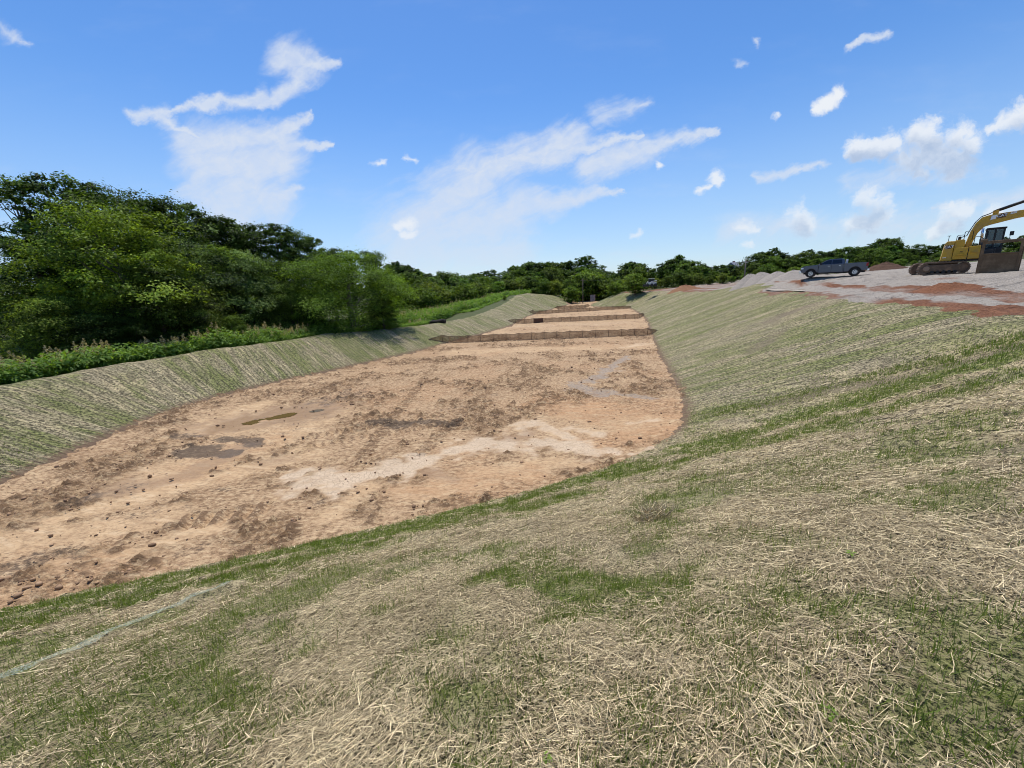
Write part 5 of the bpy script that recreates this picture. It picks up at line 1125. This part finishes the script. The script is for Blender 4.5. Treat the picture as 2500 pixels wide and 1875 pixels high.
# concrete outlet riser at the basin end
def riser():
    c = at_y(1447, 735, 150); cm = simple('weathered_concrete', (.20, .20, .22), .9, dirt=((.10, .09, .09), .6)); g = max(gz(c.x, 150), c.z-.2)
    t = empty('outlet_riser', (c.x, 150, c.z-.15), R(-28), label='grey concrete outlet riser on the sand at the far basin end', cat='riser')
    box('wall', (-.75, -.6, -.75, .75, 0, 2.25), cm, t, .02); box('wall', (.6, .75, -.75, .75, 0, 2.25), cm, t, .02); box('wall', (-.6, .6, .6, .75, 0, 2.25), cm, t, .02); box('wall', (-.6, .6, -.75, -.6, 0, 2.25), cm, t, .02); box('cap_slab', (-.85, .85, -.85, .85, 2.25, 2.37), cm, t, .02)
riser()
def skid():
    c = at_y(1590, 699, 108); m_ = simple('loader_white', (.62, .60, .56), .5); k = simple('loader_black', (.02, .02, .02), .6); g = max(gz(c.x, 108), c.z-.15)
    t = empty('skid_loader', (c.x, 108, c.z-.1), R(200), label='small white skid loader at the far end of the clay bench', cat='loader')
    box('body', (-1.2, .6, -.6, .6, .5, 1.2), m_, t, .08); box('cab_frame', (-.5, .6, -.55, .55, 1.2, 2.0), k, t, .06); box('cab_roof', (-.6, .7, -.6, .6, 2.0, 2.1), m_, t, .03); box('bucket', (1.3, 2.0, -.9, .9, .1, .7), k, t, .05)
    for s in (-1, 1):
        rod('lift_arm', [(-1.1, s*.72, 1.5), (.6, s*.72, 1.35), (1.4, s*.72, .4)], .09, m_, t, 6)
        for x in (-.75, .45): disc('wheel', (x, s*.75, .42), .42, .28, k, t)
skid()
def plank(p0, p1, w, label, name='plank', col=(.60, .52, .40), mid=None):
    a = on_ground(*p0); b = on_ground(*p1); d = b-a; L = d.length; t = bpy.data.objects.new(name, None); bpy.data.objects.remove(t)
    bm = bmesh.new(); bm_box(bm, 0, L, -w/2, w/2, 0, .05); bev(bm, .006, 1); o = add(name, me_from_bm(bm, name, simple('raw_timber', col, .8, dirt=((.42, .33, .22), .5))), label=label, cat='timber')
    o.location = a+Vector((0, 0, .07)); o.rotation_euler = d.to_track_quat('X', 'Z').to_euler(); return o
plank((1872, 708.5), (1962, 713), .32, 'long pale timber plank lying on the bench below the pickup')
plank((2299, 706), (2318, 701), .22, 'short pale board on the red clay below the excavator', col=(.6, .48, .3))
def straw_clump(px, py, label, n=260, rad=.15):
    g = on_ground(px, py, 1.0); th = RNG.uniform(0, 6.28, n); rr = rad*np.sqrt(RNG.random(n)); x = g.x+rr*np.cos(th)*1.5; y = g.y+rr*np.sin(th); z = ground(x, y)
    d = np.stack([RNG.normal(0, .5, n), RNG.normal(0, .5, n), RNG.uniform(.2, 1.0, n)], 1); d /= np.linalg.norm(d, axis=1)[:,None]; L = RNG.uniform(.1, .3, n)
    P = np.stack([x, y, z], 1); me = ribbon_mesh('straw_clump', P, d, RNG.normal(0, 1, (n, 3)), L, RNG.uniform(.004, .008, n), RNG.normal(0, .08, n), bpy.data.materials['straw'], RNG.random(n))
    add('straw_clump', me, label=label, cat='straw')
straw_clump(1590, 1268, 'upright straw tuft over a dark hollow on the near slope')
def broadleaf_weed(px, py, s, label):
    g = on_ground(px, py, 1.0); n = 9; P = np.array([(g.x+s*.5*math.cos(k*2.4)*(.4+.6*k/n), g.y+s*.5*math.sin(k*2.4)*(.4+.6*k/n), g.z+s*(.25+.4*RNG.random())) for k in range(n)]); N = P-np.array([g.x, g.y, g.z-.05*s]); N[:,2] += s*.6
    V, F = leaf_quads(P, N, np.full(n, s*.55), .5); add('broadleaf_weed', mesh_np('broadleaf_weed', V, F, WEED, False, {'tone': np.full(len(V), .75)}), label=label, cat='weed')
broadleaf_weed(1338, 1862, .05, 'small bright green weed seedling at the bottom edge'); broadleaf_weed(2022, 1752, .06, 'small green weed in the straw at the lower right'); broadleaf_weed(2075, 1360, .07, 'green weed in the straw on the right of the near slope')
# folded netting on the ridge at the lower left
def netting():
    P = np.array(NETLINE, float); n = 60; d = np.linspace(0, 1, n); c = np.r_[0, np.cumsum(np.hypot(*(P[1:]-P[:-1]).T))]; c /= c[-1]; x = np.interp(d, c, P[:,0]); y = np.interp(d, c, P[:,1])
    V, F = [], []; W = 9
    for i in range(n):
        for k in range(W):
            o = (k/(W-1)-.5)*.26*(1-.5*d[i]); V.append((x[i]+o+.03*math.sin(i*.7+k), y[i], 0))
    V = np.array(V); V[:,2] = ground(V[:,0], V[:,1]) + 0.07*np.exp(-(poly_dist(V[:,0], V[:,1], NETLINE)/0.25)**2) + .02 + .015*fbm(V[:,0]*6, V[:,1]*6, 77, 3)
    F = np.array([(i*W+k, i*W+k+1, (i+1)*W+k+1, (i+1)*W+k) for i in range(n-1) for k in range(W-1)])
    mt, T = new_mat('erosion_netting'); pos = T.n('ShaderNodeNewGeometry').outputs['Position']; nz = T.noise(pos, 60.0, 3, .7); df = T.n('ShaderNodeBsdfDiffuse', {'Color': (.50, .58, .46, 1)}); tr = T.n('ShaderNodeBsdfTransparent')
    T.link(T.n('ShaderNodeMixShader', {0: T.ramp(nz, .42, .60, 1.0, .62), 1: df.outputs[0], 2: tr.outputs[0]}).outputs[0], T.out.inputs[0])
    add('erosion_netting', mesh_np('erosion_netting', V, F, mt, True), label='fold of pale green erosion netting running down the slope at the lower left', cat='netting')
netting()
def silt_roll():
    g = on_ground(1046, 791); b = on_ground(1085, 790); mt = simple('black_fabric', (.02, .016, .014), .9, dirt=((.10, .06, .04), .4))
    pts = [g+Vector((0, 0, .2))] + [g.lerp(b, k)+Vector((0, 0, .25+.05*math.sin(k*9))) for k in (.3, .6, .85)] + [b+Vector((0, 0, .3))]
    V, F = tubes([([p-g for p in pts], [.12, .3, .34, .38, .36])], 10); me = mesh_np('silt_fence_roll', V, F, mt, True); bm = bmesh.new(); bm.from_mesh(me); bmesh.ops.holes_fill(bm, edges=[e for e in bm.edges if e.is_boundary], sides=0); bm.to_mesh(me); bm.free()
    o = add('silt_fence_roll', me, label='dark roll of silt fence fabric lying on the left berm crest', cat='fabric roll'); o.location = g
silt_roll()
